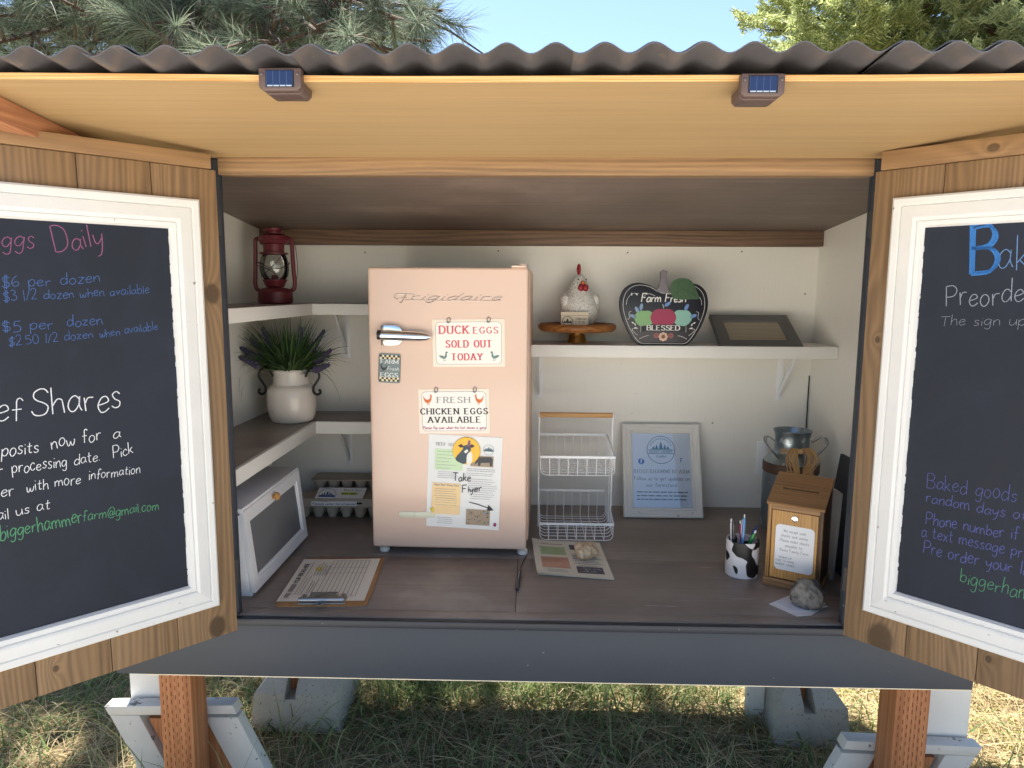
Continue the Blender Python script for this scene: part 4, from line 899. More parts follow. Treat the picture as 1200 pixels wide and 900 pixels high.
mb.build('printed_form', [plain('form_ink', S(104, 100, 98), .8), plain('highlighter', S(230, 212, 110), .7)], t)
mb = MB().box((-.062, -.162, .0045), (.062, -.118, .0065)).tube([(-.060, -.152, .013), (.060, -.152, .013)], .0075, 12).box((-.036, -.146, .0068), (.036, -.112, .017)).box((-.058, -.146, .0067), (-.046, -.118, .014)).box((.046, -.146, .0067), (.058, -.118, .014))
mb.prism([(-.024, -.157, .007), (.024, -.157, .007), (.012, -.178, .010), (0, -.186, .011), (-.012, -.178, .010)], (0, 0, .0016)); c = mb.build('clip', steel, t, bevel=.0008)
MB().lathe([(.0035, 0), (.0035, .0004), (0, .0004)], (0, -.177, .0124), 12).build('hang_hole', M['dark'], c)

# ------------------------------------------------------------------ right side: basket, signs, flyers
wt = M['metalwhite']
t = thing('wire_basket_stand', 'white two tier wire basket stand with a wooden handle beside the fridge', 'basket stand', (.16, 2.385, 0))
hw, hd = .122, .135
for sg in (-1, 1):
    MB().tube(catmull([(sg * .124, -.012, .404), (sg * .1255, -.012, .396), (sg * .1255, -.012, .2), (sg * .1255, -.012, .012)], 3), .0026, 8).tube([(sg * .1255, .055, .012), (sg * .1255, .055, .2), (sg * .124, -.008, .40)], .002, 8).build('side_frame', wt, t)
MB().tube([(-.124, -.012, .407), (.124, -.012, .407)], .0088, 16).build('handle', wood('handle_beech', S(176, 132, 84), S(214, 172, 120), 'X'), t)
def basket(z0, hf, hb, d0, d1):
    def rim_z(y): f = (y - d0) / (d1 - d0); return z0 + hf + (hb - hf) * f
    mb = MB(); r = .018
    P4 = [(-hw, d0, rim_z(d0)), (hw, d0, rim_z(d0)), (hw, d1, rim_z(d1)), (-hw, d1, rim_z(d1))]
    for i in range(4):
        a, b_ = V(P4[i]), V(P4[(i + 1) % 4]); mb.bar(a, b_, .0028, .0085)
    b = mb.build('basket', wt, t, bevel=.0006)
    mb = MB()
    for k in range(9):
        y = d0 + .006 + (d1 - d0 - .012) * k / 8; zt = rim_z(y); w_ = hw - .001; zb = z0 + (.006 if 0 < k < 8 else .004)
        pts = [(-w_, y, zt), (-w_, y, zb + r)] + [(-w_ + r - r * math.cos(a), y, zb + r - r * math.sin(a)) for a in (R(30), R(60), R(90))] + [(w_ - r + r * math.cos(a), y, zb + r - r * math.sin(a)) for a in (R(90), R(60), R(30))] + [(w_, y, zb + r), (w_, y, zt)]
        mb.tube(pts, .0014, 6)
    for k in range(7):
        x = -hw + 2 * hw * (k + 1) / 8; mb.tube([(x, d0, rim_z(d0)), (x, d0 + .003, z0 + .007), (x, d0 + .01, z0 + .0025), (x, d1 - .01, z0 + .0025), (x, d1 - .002, z0 + .008), (x, d1, rim_z(d1))], .0014, 6)
    mb.build('wire_mesh', wt, b)
basket(.003, .060, .100, -hd, .125); basket(.223, .066, .088, -hd, .125)

gp = plain('frame_distressed', S(222, 220, 214), .5, 0, .06, 14, .25, speck=(S(150, 140, 128), 30, .70))
def leaning(name, label, cat, x, y, w, h, lean, z=0, rz=0): return thing(name, label, cat, (x, y, z), rot=(Matrix.Rotation(rz, 4, 'Z') @ Matrix.Rotation(-lean, 4, 'X')).to_euler())
t = leaning('framed_sign', 'distressed white picture frame with a farm logo sheet leaning on the back wall', 'framed sign', .4975, 2.517, 0, 0, math.asin(.125 / .348), .0015, 0)
wF, hF = .291, .350
mb = frame_sweep(MB(), -wF / 2, 0, wF / 2, hF, [(0, -.016), (0, .002), (.003, .005), (.013, .005), (.015, .002), (.026, .001), (.028, .004), (.034, .004), (.0365, -.002), (.0365, -.008)]); mb.build('frame', gp, t)
MB().box((-wF / 2 + .003, .009, .003), (wF / 2 - .003, .015, hF - .003)).build('backing', M['weathered'], t)
MB().box((-wF / 2 + .036, .0065, .036), (wF / 2 - .036, .0075, hF - .036)).build('printed_sheet', plain('bluish_sheet', S(232, 237, 245), .7, 0, .05, 12, .05), t)
mb = MB(); Y = V((0, .0062, 0)); lg = 0
logo(mb, 0, Y, U, W, .0, .252, .053); ink(mb, 1, 'BIGGERHAMMERFARM', Y + V((0, 0, .165)), U, W, .0125, .12, 'slab', .205, center=True, sp=.4); ink(mb, 1, 'Follow us to get updates on', Y + V((0, 0, .138)), U, W, .0145, .1, 'sans', .205, center=True); ink(mb, 1, 'our farmstand.', Y + V((0, 0, .114)), U, W, .014, .1, 'sans', .115, center=True)
lines2(mb, 1, Y, U, W, -.095, .098, .094, 3, .0135, .0042, .1)
disc2(mb, 2, Y, U, W, -.075, .208, .0115); ink(mb, 3, 'f', Y + V((-.0785, -.0003, .2)), U, W, .0165, .2, 'sans', .007); quad2(mb, 2, Y, U, W, .070, .205, .0725, .222); quad2(mb, 2, Y, U, W, .0725, .2195, .080, .222); quad2(mb, 2, Y, U, W, .0725, .2125, .0775, .2148)
mb.build('print', [plain('logo_teal', S(70, 124, 148), .6), plain('text_grey', S(96, 104, 112), .6), plain('social_blue', S(44, 104, 190), .6), M['paper']], t)
MB().box((-wF / 2 + .0362, .0032, .0362), (wF / 2 - .0362, .0042, hF - .0362)).build('glass_pane', glass('frame_glass', (.98, .99, 1, 1), .02, .035), t)

t = thing('flyer_stack', 'stack of printed beef flyers on the counter weighted by a tan stone, front sheet curling', 'flyers', (.13, 2.09, .0008))
q = [V((.028, 1.975, 0)), V((.25, 1.945, 0)), V((.236, 2.245, 0)), V((.012, 2.262, 0))]; cc = V((.13, 2.09, 0))
def sheetpt(a, b): return (q[0] * (1 - a) + q[1] * a) * (1 - b) + (q[3] * (1 - a) + q[2] * a) * b - cc
def sheetz(a, b): return .0022 + .020 * max(0, .22 - a) ** 1.3 * 6 * max(0, b - .55) + .016 * max(0, (.14 - b)) ** 1.2 * (1 - a) * 3 + .0015 * math.sin(a * 9) * max(0, .3 - b)
mb = MB(); n = 16; mb.add([sheetpt(i / n, j / n) + V((0, 0, sheetz(i / n, j / n))) for i in range(n + 1) for j in range(n + 1)], [(i * (n + 1) + j, (i + 1) * (n + 1) + j, (i + 1) * (n + 1) + j + 1, i * (n + 1) + j + 1) for i in range(n) for j in range(n)])
oldp = plain('aged_paper', S(226, 222, 204), .7, 0, .04, 6, .05); mb.build('top_sheet', oldp, t)
mb = MB(); mb.prism([sheetpt(a, b) + V((0, 0, 0)) for a, b in ((.01, .02), (.995, .005), (.99, .98), (.02, .97))], (0, 0, .0018)); mb.build('lower_sheets', oldp, t)
mb = MB()
def sq(a0, b0, a1, b1, mi, nn=4):
    for i in range(nn):
        for j in range(nn):
            A = [(a0 + (a1 - a0) * (i + x) / nn, b0 + (b1 - b0) * (j + y) / nn) for x, y in ((0, 0), (1, 0), (1, 1), (0, 1))]; mb.add([sheetpt(*p) + V((0, 0, sheetz(*p) + .0007)) for p in A], [(0, 1, 2, 3)], mi)
sq(.1, .56, .46, .80, 0); sq(.09, .2, .47, .50, 1); sq(.55, .1, .9, .27, 2); sq(.53, .74, .9, .88, 2)
for k in range(8): sq(.12, .24 + k * .03, .44 - .04 * (k % 3), .247 + k * .03, 3, 2)
for k in range(6): sq(.13, .59 + k * .033, .42 - .05 * (k % 2), .597 + k * .033, 4, 2)
for k in range(7): sq(.53, .34 + k * .045, .93 - .05 * (k % 3), .353 + k * .045, 5, 2)
for k in range(3): sq(.15, .09 + k * .03, .42, .097 + k * .03, 5, 2)
sq(.12, .87, .44, .885, 3, 2); sq(.58, .29, .84, .3, 5, 2)
for k in range(14): a, b = rnd.uniform(.57, .86), rnd.uniform(.115, .24); sq(a, b, a + .03, b + .02, 5, 1)
mb.build('print', [plain('flyer_green', S(176, 196, 150), .7), plain('flyer_salmon', S(210, 164, 138), .7), plain('flyer_photo', S(92, 90, 100), .7), plain('flyer_ink2', S(166, 120, 100), .7), plain('flyer_ink3', S(140, 160, 118), .7), M['inkgrey']], t)
def stone(name, label, loc, r, sx, c1, c2, seed, amp, rough, band=None, group=None, flat=0):
    rs = random.Random(seed); dirs = [(V((rs.gauss(0, 1), rs.gauss(0, 1), rs.gauss(0, 1))).normalized(), rs.uniform(.76, .98)) for _ in range(34)]
    def jit(d):
        m = 1
        for n_, h_ in dirs:
            dt = d.dot(n_)
            if dt > h_: m = min(m, h_ / dt)
        return m * (1 + amp * math.sin(d.x * 7 + seed) * math.sin(d.y * 9 + 1) + amp * .6 * math.sin(d.z * 17 + d.x * 11))
    mb = MB().sphere((0, 0, 0), r, 0, 40, 26, sx, jit); zz = -r * sx[2] * .72; mb.v = [V((q.x, q.y, max(q.z, zz) - zz)) for q in mb.v]
    tt = NT(name + '_mat'); v_ = tt.coord(); f = tt.noise(v_, 60, 6, .7); f2 = tt.noise(v_, 22, 4, .6, 1.2)
    col = tt.ramp(f, [(.32, c1), (.5, mul(c2, .75)), (.66, c2)]); col = tt.mix(tt.ramp(f2, [(.5, (0, 0, 0)), (.68, (1, 1, 1))]), col, band or mul(c1, .8)); tt.bump(f, .7, .004); tt.fin(col, rough)
    o = mb.build(name, tt.mat, None, loc=loc, smooth=24); return tag(o, label, 'stone', group)
stone('stone', 'rounded tan crystalline stone lying on the flyer stack', (.180, 2.105, .0036), .041, (1, .92, .82), S(128, 98, 72), S(226, 196, 158), 3, .05, .32, S(240, 222, 196))
stone('stone', 'rough speckled grey stone holding down white papers at the counter front', (.742, 1.795, .0034), .046, (1.05, .95, .95), S(44, 44, 46), S(128, 126, 122), 11, .03, .85, S(84, 84, 86))
t = thing('paper_slips', 'white paper slips on the counter under the grey stone', 'papers', (.72, 1.80, .0006))
MB().prism([(-.076, .004, 0), (-.028, -.066, 0), (.012, -.058, 0), (.062, -.012, 0), (.076, -.006, 0), (.068, .006, 0), (.078, .014, 0), (.06, .03, 0), (.0, .06, 0)], (0, 0, .0012)).build('lower_slip', M['paper'], t)
MB().prism([(-.062, .012, .0014), (-.022, -.048, .0014), (.03, -.03, .0014), (.05, .02, .0014), (-.01, .05, .0014)], (0, 0, .001)).build('upper_slip', plain('bluish_paper', S(222, 226, 238), .6), t)

pen = thing('pen', 'dark ballpoint pen tied with a thin cord lying on the counter before the fridge', 'pen', (-.030, 1.86, .0058), R(-3))
MB().lathe([(0, 0), (.0045, .002), (.0055, .02), (.0055, .06), (.0048, .062), (.0048, .12), (.003, .135), (.0008, .148), (0, .149)], n=16).xf(Matrix.Rotation(R(-90), 4, 'X')).build('barrel', plain('pen_dark', S(54, 54, 58), .3), pen)
MB().tube(catmull([(0, .148, 0), (.002, .19, -.004), (.008, .24, -.005), (.012, .262, -.005)], 5), .0011, 6).build('cord', M['dark'], pen)
MB().bar((.0, .064, .0055), (0, .115, .0062), .0022, .001).build('pocket_clip', steel, pen)

# cow print pen cup and pens
t = thing('pen_cup', 'round pen cup with black and white cow print beside the wooden donation box', 'pen cup', (.632, 2.012, .0006))
def cow():
    tt = NT('cow_print'); v_ = tt.coord((1, 1, .85)); f = tt.noise(v_, 27, .6, .4, .25); m = tt.ramp(f, [(.515, (0, 0, 0)), (.53, (1, 1, 1))]); return tt.fin(tt.mix(m, S(238, 234, 236), S(30, 28, 30)), .45)
MB().lathe([(.046, 0), (.047, .002), (.047, .104), (.0465, .106), (.044, .106), (.0435, .006), (0, .006)], n=40).build('cup', cow(), t)
for k, (nm, c1, lean, az, L, r, lb) in enumerate((('pen', S(40, 46, 62), 8, 200, .150, .0052, 'dark navy pen standing at the left of the cow print cup'), ('pen', S(206, 208, 212), 9, 188, .148, .0042, 'silver pen standing at the far left of the cow print cup'), ('pen', S(40, 140, 72), 20, 330, .125, .006, 'bright green pen leaning in front of the other pens in the cup'), ('pen', S(36, 66, 160), 22, 10, .132, .0055, 'dark blue pen leaning right in the cow print cup'), ('pen', S(110, 160, 214), 6, 60, .158, .0048, 'light blue and white pen, tallest in the cow print cup'), ('pen', S(172, 60, 110), 10, 120, .138, .0044, 'magenta pen behind the green pen in the cup'))):
    a = R(az); rr = .030; p0 = V((.632 - .012 * math.cos(a), 2.012 - .012 * math.sin(a), .009)); d = V((math.cos(a) * math.sin(R(lean)), math.sin(a) * math.sin(R(lean)), math.cos(R(lean))))
    if k < 2: p0 = V((.632 + .028 * math.cos(a), 2.012 + .028 * math.sin(a), .009)); d = V((-.05 - .02 * k, -.02, 1)).normalized()
    L += .014; pt = thing('pen', lb, 'pen', p0, rot=d.to_track_quat('Z', 'Y').to_euler(), group='pens in the cow print cup')
    MB().lathe([(0, 0), (r * .3, .002), (r * .8, .014), (r, .02), (r, L - .02), (r * .9, L - .016), (r * .8, L - .012), (0, L - .011)], n=14).build('barrel', plain('pen_col_%d' % k, c1, .25), pt)
    MB().lathe([(r * .5, L - .0108), (r * .5, L - .002), (0, L)], n=12).build('button', plain('pen_button_%d' % k, S(226, 226, 228) if k not in (0, 3) else mul(c1, .6), .3), pt)
    MB().bar((r + .001, 0, L - .018), (r + .001, 0, L - .06), .003, .0012, (1, 0, 0)).build('pocket_clip', steel if k % 2 == 0 else plain('pen_clip_%d' % k, c1, .3), pt)

# donation box
bx = wood('donation_box_wood', S(140, 102, 62), S(204, 158, 100), 'Z', freq=46, rough=.45, contrast=(.34, .66), patchy=.45); bxh = wood('donation_box_top', S(134, 100, 68), S(190, 148, 102), 'X', freq=46, rough=.45, contrast=(.34, .66), patchy=.45); bxs = wood('donation_box_side', S(70, 52, 40), S(122, 92, 66), 'Z', freq=40, rough=.5)
t = thing('donation_box', 'wooden cash box with a slotted sloping top, small lock and white label on its front', 'donation box', (.7705, 1.955, .0006), -R(31.5))
w2, d2 = .073, .064
MB().box((-w2 - .004, -d2 - .004, 0), (w2 + .004, d2 + .004, .023)).build('plinth', bxh, t, bevel=.0015)
for sg in (-1, 1): x0, x1 = sorted((sg * w2, sg * (w2 - .010))); MB().prism([(x0, -d2, .0233), (x0, d2, .0233), (x0, d2, .292), (x0, -d2, .238)], (x1 - x0, 0, 0)).build('side_panel', bxs if sg > 0 else bx, t, bevel=.001)
MB().box((-w2 + .0103, d2 - .010, .0233), (w2 - .0103, d2, .285)).build('back_panel', bx, t)
fp = MB().box((-w2 + .0103, -d2, .2235), (w2 - .0103, -d2 + .010, .2372)).box((-w2 + .0103, -d2 + .009, .0233), (w2 - .0103, -d2 + .012, .2235)).build('front_rail', bxh, t)
MB().box((-w2 + .0125, -d2 + .0004, .0262), (w2 - .0125, -d2 + .0085, .2215)).build('front_door', wood('donation_door_wood', S(176, 130, 76), S(220, 174, 110), 'Z', freq=50, rough=.42, contrast=(.34, .66), patchy=.35), t, bevel=.001)
sl_ = math.atan2(.054, 2 * d2)
tp = MB(); TM = Matrix.Translation((0, 0, .2655)) @ Matrix.Rotation(sl_, 4, 'X'); Lh = .0735
tp.box((-w2 - .003, -Lh, 0), (w2 + .003, -.006, .008)).box((-w2 - .003, .0045, 0), (w2 + .003, Lh, .008)).box((-w2 - .003, -.0058, 0), (-.048, .0043, .008)).box((.048, -.0058, 0), (w2 + .003, .0043, .008)); tp.xf(TM); tp.build('sloping_top', bxh, t)
MB().box((-.0478, -.0058, -.003), (.0478, .0043, -.001)).xf(TM).build('coin_slot', M['dark'], t)
MB().lathe([(.0085, 0), (.009, .002), (.008, .0045), (.0055, .005), (.005, .0035), (0, .0035)], n=28).xf(Matrix.Translation((0, -d2 + .0002, .2045)) @ Matrix.Rotation(R(90), 4, 'X')).box((-.0008, -d2 - .0042, .2005), (.0008, -d2 - .0034, .2085)).build('lock', chrome, t)
t2 = MB().prism([(a + .002, -d2 - .0002, b + .118) for a, b in rrect(.051, .0655, .012, 5)], (0, -.001, 0)).build('label_card', plain('label_white', S(226, 230, 236), .25, 0, .03), t)
mb = MB(); Y = V((.002, -d2 - .0015, 0))
for s_, z_, h_, L_ in (('We accept cash,', .163, .0082, .060), ('checks and venmo.', .149, .0082, .072), ('Please make checks', .135, .0082, .076), ('payable to,', .121, .0082, .046), ('Reims Family Farm', .107, .0082, .074)): ink(mb, 0, s_, Y + V((0, 0, z_)), U, W, h_, .13, 'sans', L_, center=True, sub=2)
for s_, z_, L_ in (('VENMO UP', .086, .034), ('CODE TO PHONE', .076, .050), ('NUMBER TURNED', .066, .052)): ink(mb, 0, s_, Y + V((-.022, 0, z_)), U, W, .0055, .16, 'sans', L_, center=True, sub=2)
mb.build('label_text', M['inkgrey'], t2)
# boards leaning behind the donation box
o = MB().prism([(.916, 1.78, .0008), (.929, 1.78, .0008), (.972, 1.78, .333), (.959, 1.78, .335)], (0, .37, 0)).build('black_board', M['board'], None, bevel=.003); tag(o, 'black board leaning in the right corner behind the donation box', 'board')
o = MB().prism([(.8775, 1.972, .0006), (.886, 1.972, .0006), (.896, 1.972, .258), (.8875, 1.972, .258)], (0, .10, 0)).build('leaning_panel', plain('grey_acrylic', S(150, 150, 150), .3), None, bevel=.001); tag(o, 'thin pale grey panel on edge between donation box and black board', 'panel')

# milk can
galv = plain('galvanised', S(146, 158, 166), .38, .85, .2, 24, .1, speck=(S(206, 214, 220), 30, .62)); rust = plain('brown_band', S(84, 62, 52), .6, .2, .3, 30, .2)
t = thing('milk_can', 'galvanised metal milk can with bent strap handles and a raffia bow in the right corner', 'milk can', (.916, 2.43, .0006))
MB().lathe([(.088, 0), (.092, .003), (.092, .185), (.0905, .205)], n=48).build('body', galv, t)
MB().lathe([(.0928, .206), (.0936, .209), (.0936, .238), (.0925, .241)], n=48).build('brown_band', rust, t)
MB().lathe([(.0915, .242), (.084, .252), (.070, .266), (.060, .280), (.057, .295), (.0575, .325), (.060, .342), (.0635, .349), (.064, .352), (.061, .352), (.056, .34), (.054, .30), (0, .295)], n=48).build('neck', galv, t)
for sg, yy in ((-1, -.02), (1, -.02)):
    pts = [(sg * .062, yy - .02, .262), (sg * .082, yy - .022, .285), (sg * .103, yy - .02, .312), (sg * .101, yy - .008, .330), (sg * .086, yy, .330), (sg * .062, yy + .01, .312)]
    pp = catmull(pts, 4); mb = MB()
    for i in range(len(pp) - 1): mb.bar(pp[i], V(pp[i + 1]) + (V(pp[i + 1]) - V(pp[i])) * .08, .0028, .021, (0, 1, 0))
    mb.build('strap_handle', steel, t)
raf = leafy('raffia', [S(190, 148, 98), S(222, 182, 128), S(238, 208, 160)], .8, .1, 30)
mb = MB(); rr = random.Random(5)
for k in range(60):
    sg = rr.choice((-1, 1)); x = rr.uniform(.012, .058); p = catmull([(0, -.066, .292), (sg * x * .6, -.078, .296 + rr.uniform(-.004, .008)), (sg * x, -.092, .272), (sg * x * rr.uniform(.3, .9), -.096, .232), (sg * x * rr.uniform(.3, 1), -.0965, .20 + rr.uniform(-.02, .03))], 4); mb.tube(p, .0012, 4)
for k in range(10): a0 = rr.uniform(-.01, .01); mb.tube(catmull([(-.055, -.05, .288 + a0), (-.03, -.07, .292 + a0), (0, -.074, .293 + a0), (.03, -.07, .291 + a0), (.055, -.045, .283 + a0)], 4), .001, 4)
mb.sphere((0, -.075, .292), .009, 0, 10, 8, (1.3, .8, 1)); mb.build('raffia_bow', raf, t)
mb = MB()
for th in range(4):
    for (a0, z0, a1, z1) in ((-58, .10, -58, .135), (-58, .135, -42, .135), (-42, .135, -42, .10), (-58, .10, -42, .10))[th:th + 1]:
        n = 5; mb.tube([(.0925 * math.sin(R(a0 + (a1 - a0) * k / n)), -.0925 * math.cos(R(a0 + (a1 - a0) * k / n)), z0 + (z1 - z0) * k / n) for k in range(n + 1)], .0016, 5)
mb.build('stamped_letter', M['dark'], t)

# right shelf: cake stand, hen, card, pumpkin sign, grey frame
SZ = .6402
t = thing('cake_stand', 'round wooden cake stand on a brass foot on the right wall shelf', 'cake stand', (.170, 2.553, SZ))
MB().lathe([(.037, 0), (.038, .003), (.036, .008), (.030, .024), (.0265, .034), (.0265, .040)], n=40).build('foot', plain('brass', S(176, 138, 76), .28, .9, .1, 20, .05), t)
MB().lathe([(.100, .0403), (.128, .043), (.138, .050), (.1405, .058), (.138, .066), (.132, .0705), (.126, .069), (.122, .064), (0, .063)], n=56).build('plate', wood('acacia_plate', S(110, 68, 34), S(180, 122, 66), 'X', freq=26, rough=.38, contrast=(.34, .66)), t, smooth=50)
t = thing('hen_figurine', 'speckled white ceramic hen figurine with a red comb standing on the cake stand', 'figurine', (.177, 2.575, SZ + .0635), R(12))
def spk():
    tt = NT('speckled_hen'); v_ = tt.coord(); f = tt.noise(v_, 190, 2, .7); f2 = tt.noise(v_, 26, 3); m = tt.ramp(f, [(.52, (0, 0, 0)), (.62, (1, 1, 1))]); tt.bump(f, .5, .001)
    return tt.fin(tt.mix(t_m(tt, m, f2), S(226, 224, 218), S(118, 120, 120)), .4)
def t_m(tt, m, f2): return tt.math('MULTIPLY', m, tt.math('MULTIPLY_ADD', f2, 1.2, -.05, clamp=True))
hm = spk()
MB().lathe([(.046, 0), (.058, .008), (.068, .03), (.070, .052), (.066, .076), (.057, .098), (.046, .118), (.036, .138), (.027, .158), (.019, .172), (.010, .181), (0, .184)], n=40, sy=.9, wob=lambda a, z: 1 + .012 * math.sin(a * 3 + z * 60)).build('body', hm, t)
for sg in (-1, 1): MB().sphere((sg * .057, -.010, .085), .026, 0, 18, 12, (.62, .9, 1.25), lambda d: 1 + .06 * math.sin(d.z * 14)).build('wing', hm, t)
hr = plain('comb_red', S(150, 30, 40), .35, 0, .1)
MB().sphere((-.004, -.004, .199), .012, 0, 14, 10, (.62, 1.1, 1.75)).build('comb', hr, t)
MB().sphere((.004, -.032, .152), .0085, 0, 14, 8, (1, 1, .8)).build('beak', plain('beak_orange', S(204, 110, 60), .4), t)
for sg in (-1, 1): MB().sphere((.004 + sg * .0085, -.038, .134), .0115, 0, 14, 10, (.95, .7, 1.15)).build('wattle', hr, t); MB().sphere((.003 + sg * .014, -.026, .163), .0028, 0, 8, 6).build('eye', M['dark'], t)
t = thing('name_card', 'small printed cream card with a round farm logo leaning on the hen figurine', 'card', (.157, 2.487, SZ + .0642), rot=(Matrix.Rotation(R(-8), 4, 'X')).to_euler())
MB().box((-.048, 0, 0), (.048, .012, .049)).build('card', plain('cream_card', S(228, 216, 192), .5, 0, .05), t, bevel=.0008)
mb = MB(); Y = V((0, -.0006, 0)); disc2(mb, 0, Y, U, W, -.025, .016, .0185, .0165, 28); poly2(mb, 0, Y, U, W, [(-.041, .010), (-.036, .018), (-.031, .014), (-.025, .028), (-.019, .014), (-.014, .019), (-.009, .010)]); ink(mb, 0, 'FARM EGGS', Y + V((.024, 0, .022)), U, W, .0058, .16, 'slab', .038, center=True, sub=2); ink(mb, 0, 'for sale', Y + V((.024, 0, .012)), U, W, .005, .14, 'hand', .022, center=True, sub=2); quad2(mb, 0, Y, U, W, -.047, .0365, .047, .0372)
mb.build('print', plain('card_print', S(74, 66, 72), .6), t)

t = thing('pumpkin_sign', 'black apple-shaped wooden sign with fruit, a green leaf and the words Farm Fresh Blessed', 'sign', (.463, 2.462, SZ), rot=(Matrix.Rotation(R(-3), 4, 'X')).to_euler())
half = [(0, .0), (.05, .0), (.088, .004), (.118, .042), (.142, .092), (.153, .140), (.146, .182), (.122, .208), (.088, .216), (.052, .208), (.026, .194), (.006, .186)]
outl = catmull([(-x, z) for x, z in half[::-1]] + half[1:], 4); outl = [p for i, p in enumerate(outl) if i == 0 or (abs(p[0] - outl[i - 1][0]) + abs(p[1] - outl[i - 1][1])) > 1e-4]
MB().prism([(x, 0, z) for x, z in outl], (0, .022, 0)).build('board', plain('sign_black', S(30, 32, 44), .42, 0, .15, 12, .1), t, bevel=.003)
MB().prism([(-.030, -.003, .186), (.022, -.003, .176), (.012, -.003, .206), (.008, -.003, .240), (.010, -.003, .256), (-.004, -.003, .261), (-.014, -.003, .254), (-.012, -.003, .222), (-.020, -.003, .200)], (0, .02, 0)).build('stem', plain('stem_grey', S(120, 116, 122), .6, 0, .3, 60, .3), t, bevel=.002)
lf = catmull([(.026, .170), (.020, .196), (.030, .222), (.060, .232), (.092, .222), (.112, .186), (.120, .162), (.090, .160), (.058, .158), (.034, .162), (.026, .170)], 3)[:-1]
lo = MB().prism([(x, -.007, z) for x, z in lf], (0, .005, 0)).build('leaf', plain('felt_leaf', S(70, 98, 72), .8, 0, .12, 30, .3), t, bevel=.0012)
mb = MB(); Y = V((0, -.0076, 0)); ribbon(mb, 0, [(.028, .168), (.06, .196), (.108, .172)], .0014, Y, U, W)
for k in range(4): x = .042 + k * .018; ribbon(mb, 0, [(x, .184 - abs(k - 1.2) * .003), (x + .008, .214 - k * .006)], .001, Y, U, W); ribbon(mb, 0, [(x, .184 - abs(k - 1.2) * .003), (x + .016, .166)], .001, Y, U, W)
mb.build('veins', plain('leaf_vein', S(50, 74, 54), .8), lo)
mb = MB(); Y = V((0, -.0012, 0)); ins = [(x * .92, .006 + z * .935) for x, z in outl]
ribbon(mb, 0, ins + [ins[0]], .0013, Y, U, W)
Yf = V((0, -.0016, 0)); ell = lambda cx, cz, rx, rz, dip=0: [(cx + rx * math.cos(a) * (1 + .06 * math.cos(2 * a)), cz + rz * math.sin(a) - dip * max(0, math.sin(a)) ** 8) for a in [2 * math.pi * k / 30 for k in range(30)]]
poly2(mb, 1, Yf, U, W, ell(-.066, .094, .033, .031, .006)); poly2(mb, 2, Yf, U, W, ell(.064, .097, .032, .031, .006)); poly2(mb, 3, Yf + V((0, -.0004, 0)), U, W, ell(-.001, .096, .042, .037, .008))
for cx, cz, a, c in ((-.092, .122, 120, 4), (-.078, .132, 80, 4), (-.105, .100, 160, 4), (.012, .142, 35, 5), (.078, .132, 60, 5), (.102, .102, 20, 5)):
    ca, sa = math.cos(R(a)), math.sin(R(a)); poly2(mb, c, Yf, U, W, [(cx + u * ca - v * sa, cz + u * sa + v * ca) for u, v in ((-.013, 0), (-.004, .006), (.008, .005), (.014, 0), (.008, -.005), (-.004, -.006))])
ribbon(mb, 0, [(.0, .128), (-.004, .142)], .0018, Yf, U, W)
poly2(mb, 6, Yf + V((0, -.0007, 0)), U, W, [(-.078, .046), (-.078, .066), (-.04, .071), (0, .0725), (.04, .071), (.078, .066), (.078, .046), (.04, .050), (0, .051), (-.04, .050)])
Yb = Yf + V((0, -.001, 0)); ribbon(mb, 0, [(-.078, .046), (-.078, .067)], .001, Yb, U, W); ribbon(mb, 0, [(.078, .046), (.078, .067)], .001, Yb, U, W)
ink(mb, 0, 'BLESSED', Yb + V((0, 0, .0525)), U, W, .0165, .21, 'slab', .112, center=True)
ink(mb, 0, 'Farm', Yb + V((-.078, 0, .150)), U, W, .029, .13, 'hand', .066, slant=.16, sp=.1); ink(mb, 0, 'Fresh', Yb + V((.004, 0, .150)), U, W, .029, .13, 'hand', .070, slant=.16, sp=.1)
for cx, cz, r, c in ((0, .030, .0165, 7), (-.024, .034, .010, 8), (.026, .034, .010, 8)):
    for k in range(8): a = 2 * math.pi * k / 8; disc2(mb, c, Yb, U, W, cx + r * .62 * math.cos(a), cz + r * .62 * math.sin(a), r * .36, 0, 8)
    disc2(mb, 9, Yb + V((0, -.0003, 0)), U, W, cx, cz, r * .42, 0, 12)
for sg in (-1, 1):
    for pts in ([(.112, .118), (.120, .112), (.118, .096), (.124, .088)], [(.088, .058), (.108, .056), (.100, .044), (.088, .034)], [(.088, .178), (.110, .178), (.126, .160), (.130, .140)], [(.05, .034), (.066, .030), (.082, .022)], [(.03, .17), (.052, .178), (.068, .172)][:(3 if sg < 0 else 0)]):
        if pts: ribbon(mb, 0, catmull([(sg * x, z) for x, z in pts], 4), .0012, Yb, U, W)
    for cx, cz, a in ((.098, .072, 60), (.106, .078, 30), (.096, .060, 10), (.095, .176, 40), (.112, .176, 80)):
        ca, sa = math.cos(R(a)), math.sin(R(a)); poly2(mb, 0, Yb, U, W, [(sg * (cx + u * ca - v * sa), cz + u * sa + v * ca) for u, v in ((-.006, 0), (0, .0028), (.006, 0), (0, -.0028))])
mb.build('painting', [plain('paint_white', S(226, 226, 222), .5), plain('paint_green', S(132, 176, 124), .5), plain('paint_aqua', S(136, 186, 172), .5), plain('paint_berry', S(158, 52, 86), .5), plain('paint_blueleaf', S(132, 158, 190), .5), plain('paint_bluel2', S(112, 146, 204), .5), plain('paint_band', S(26, 26, 34), .5), plain('paint_peach', S(224, 190, 168), .5), plain('paint_rose', S(160, 96, 106), .5), plain('paint_core', S(130, 82, 60), .5)], t)

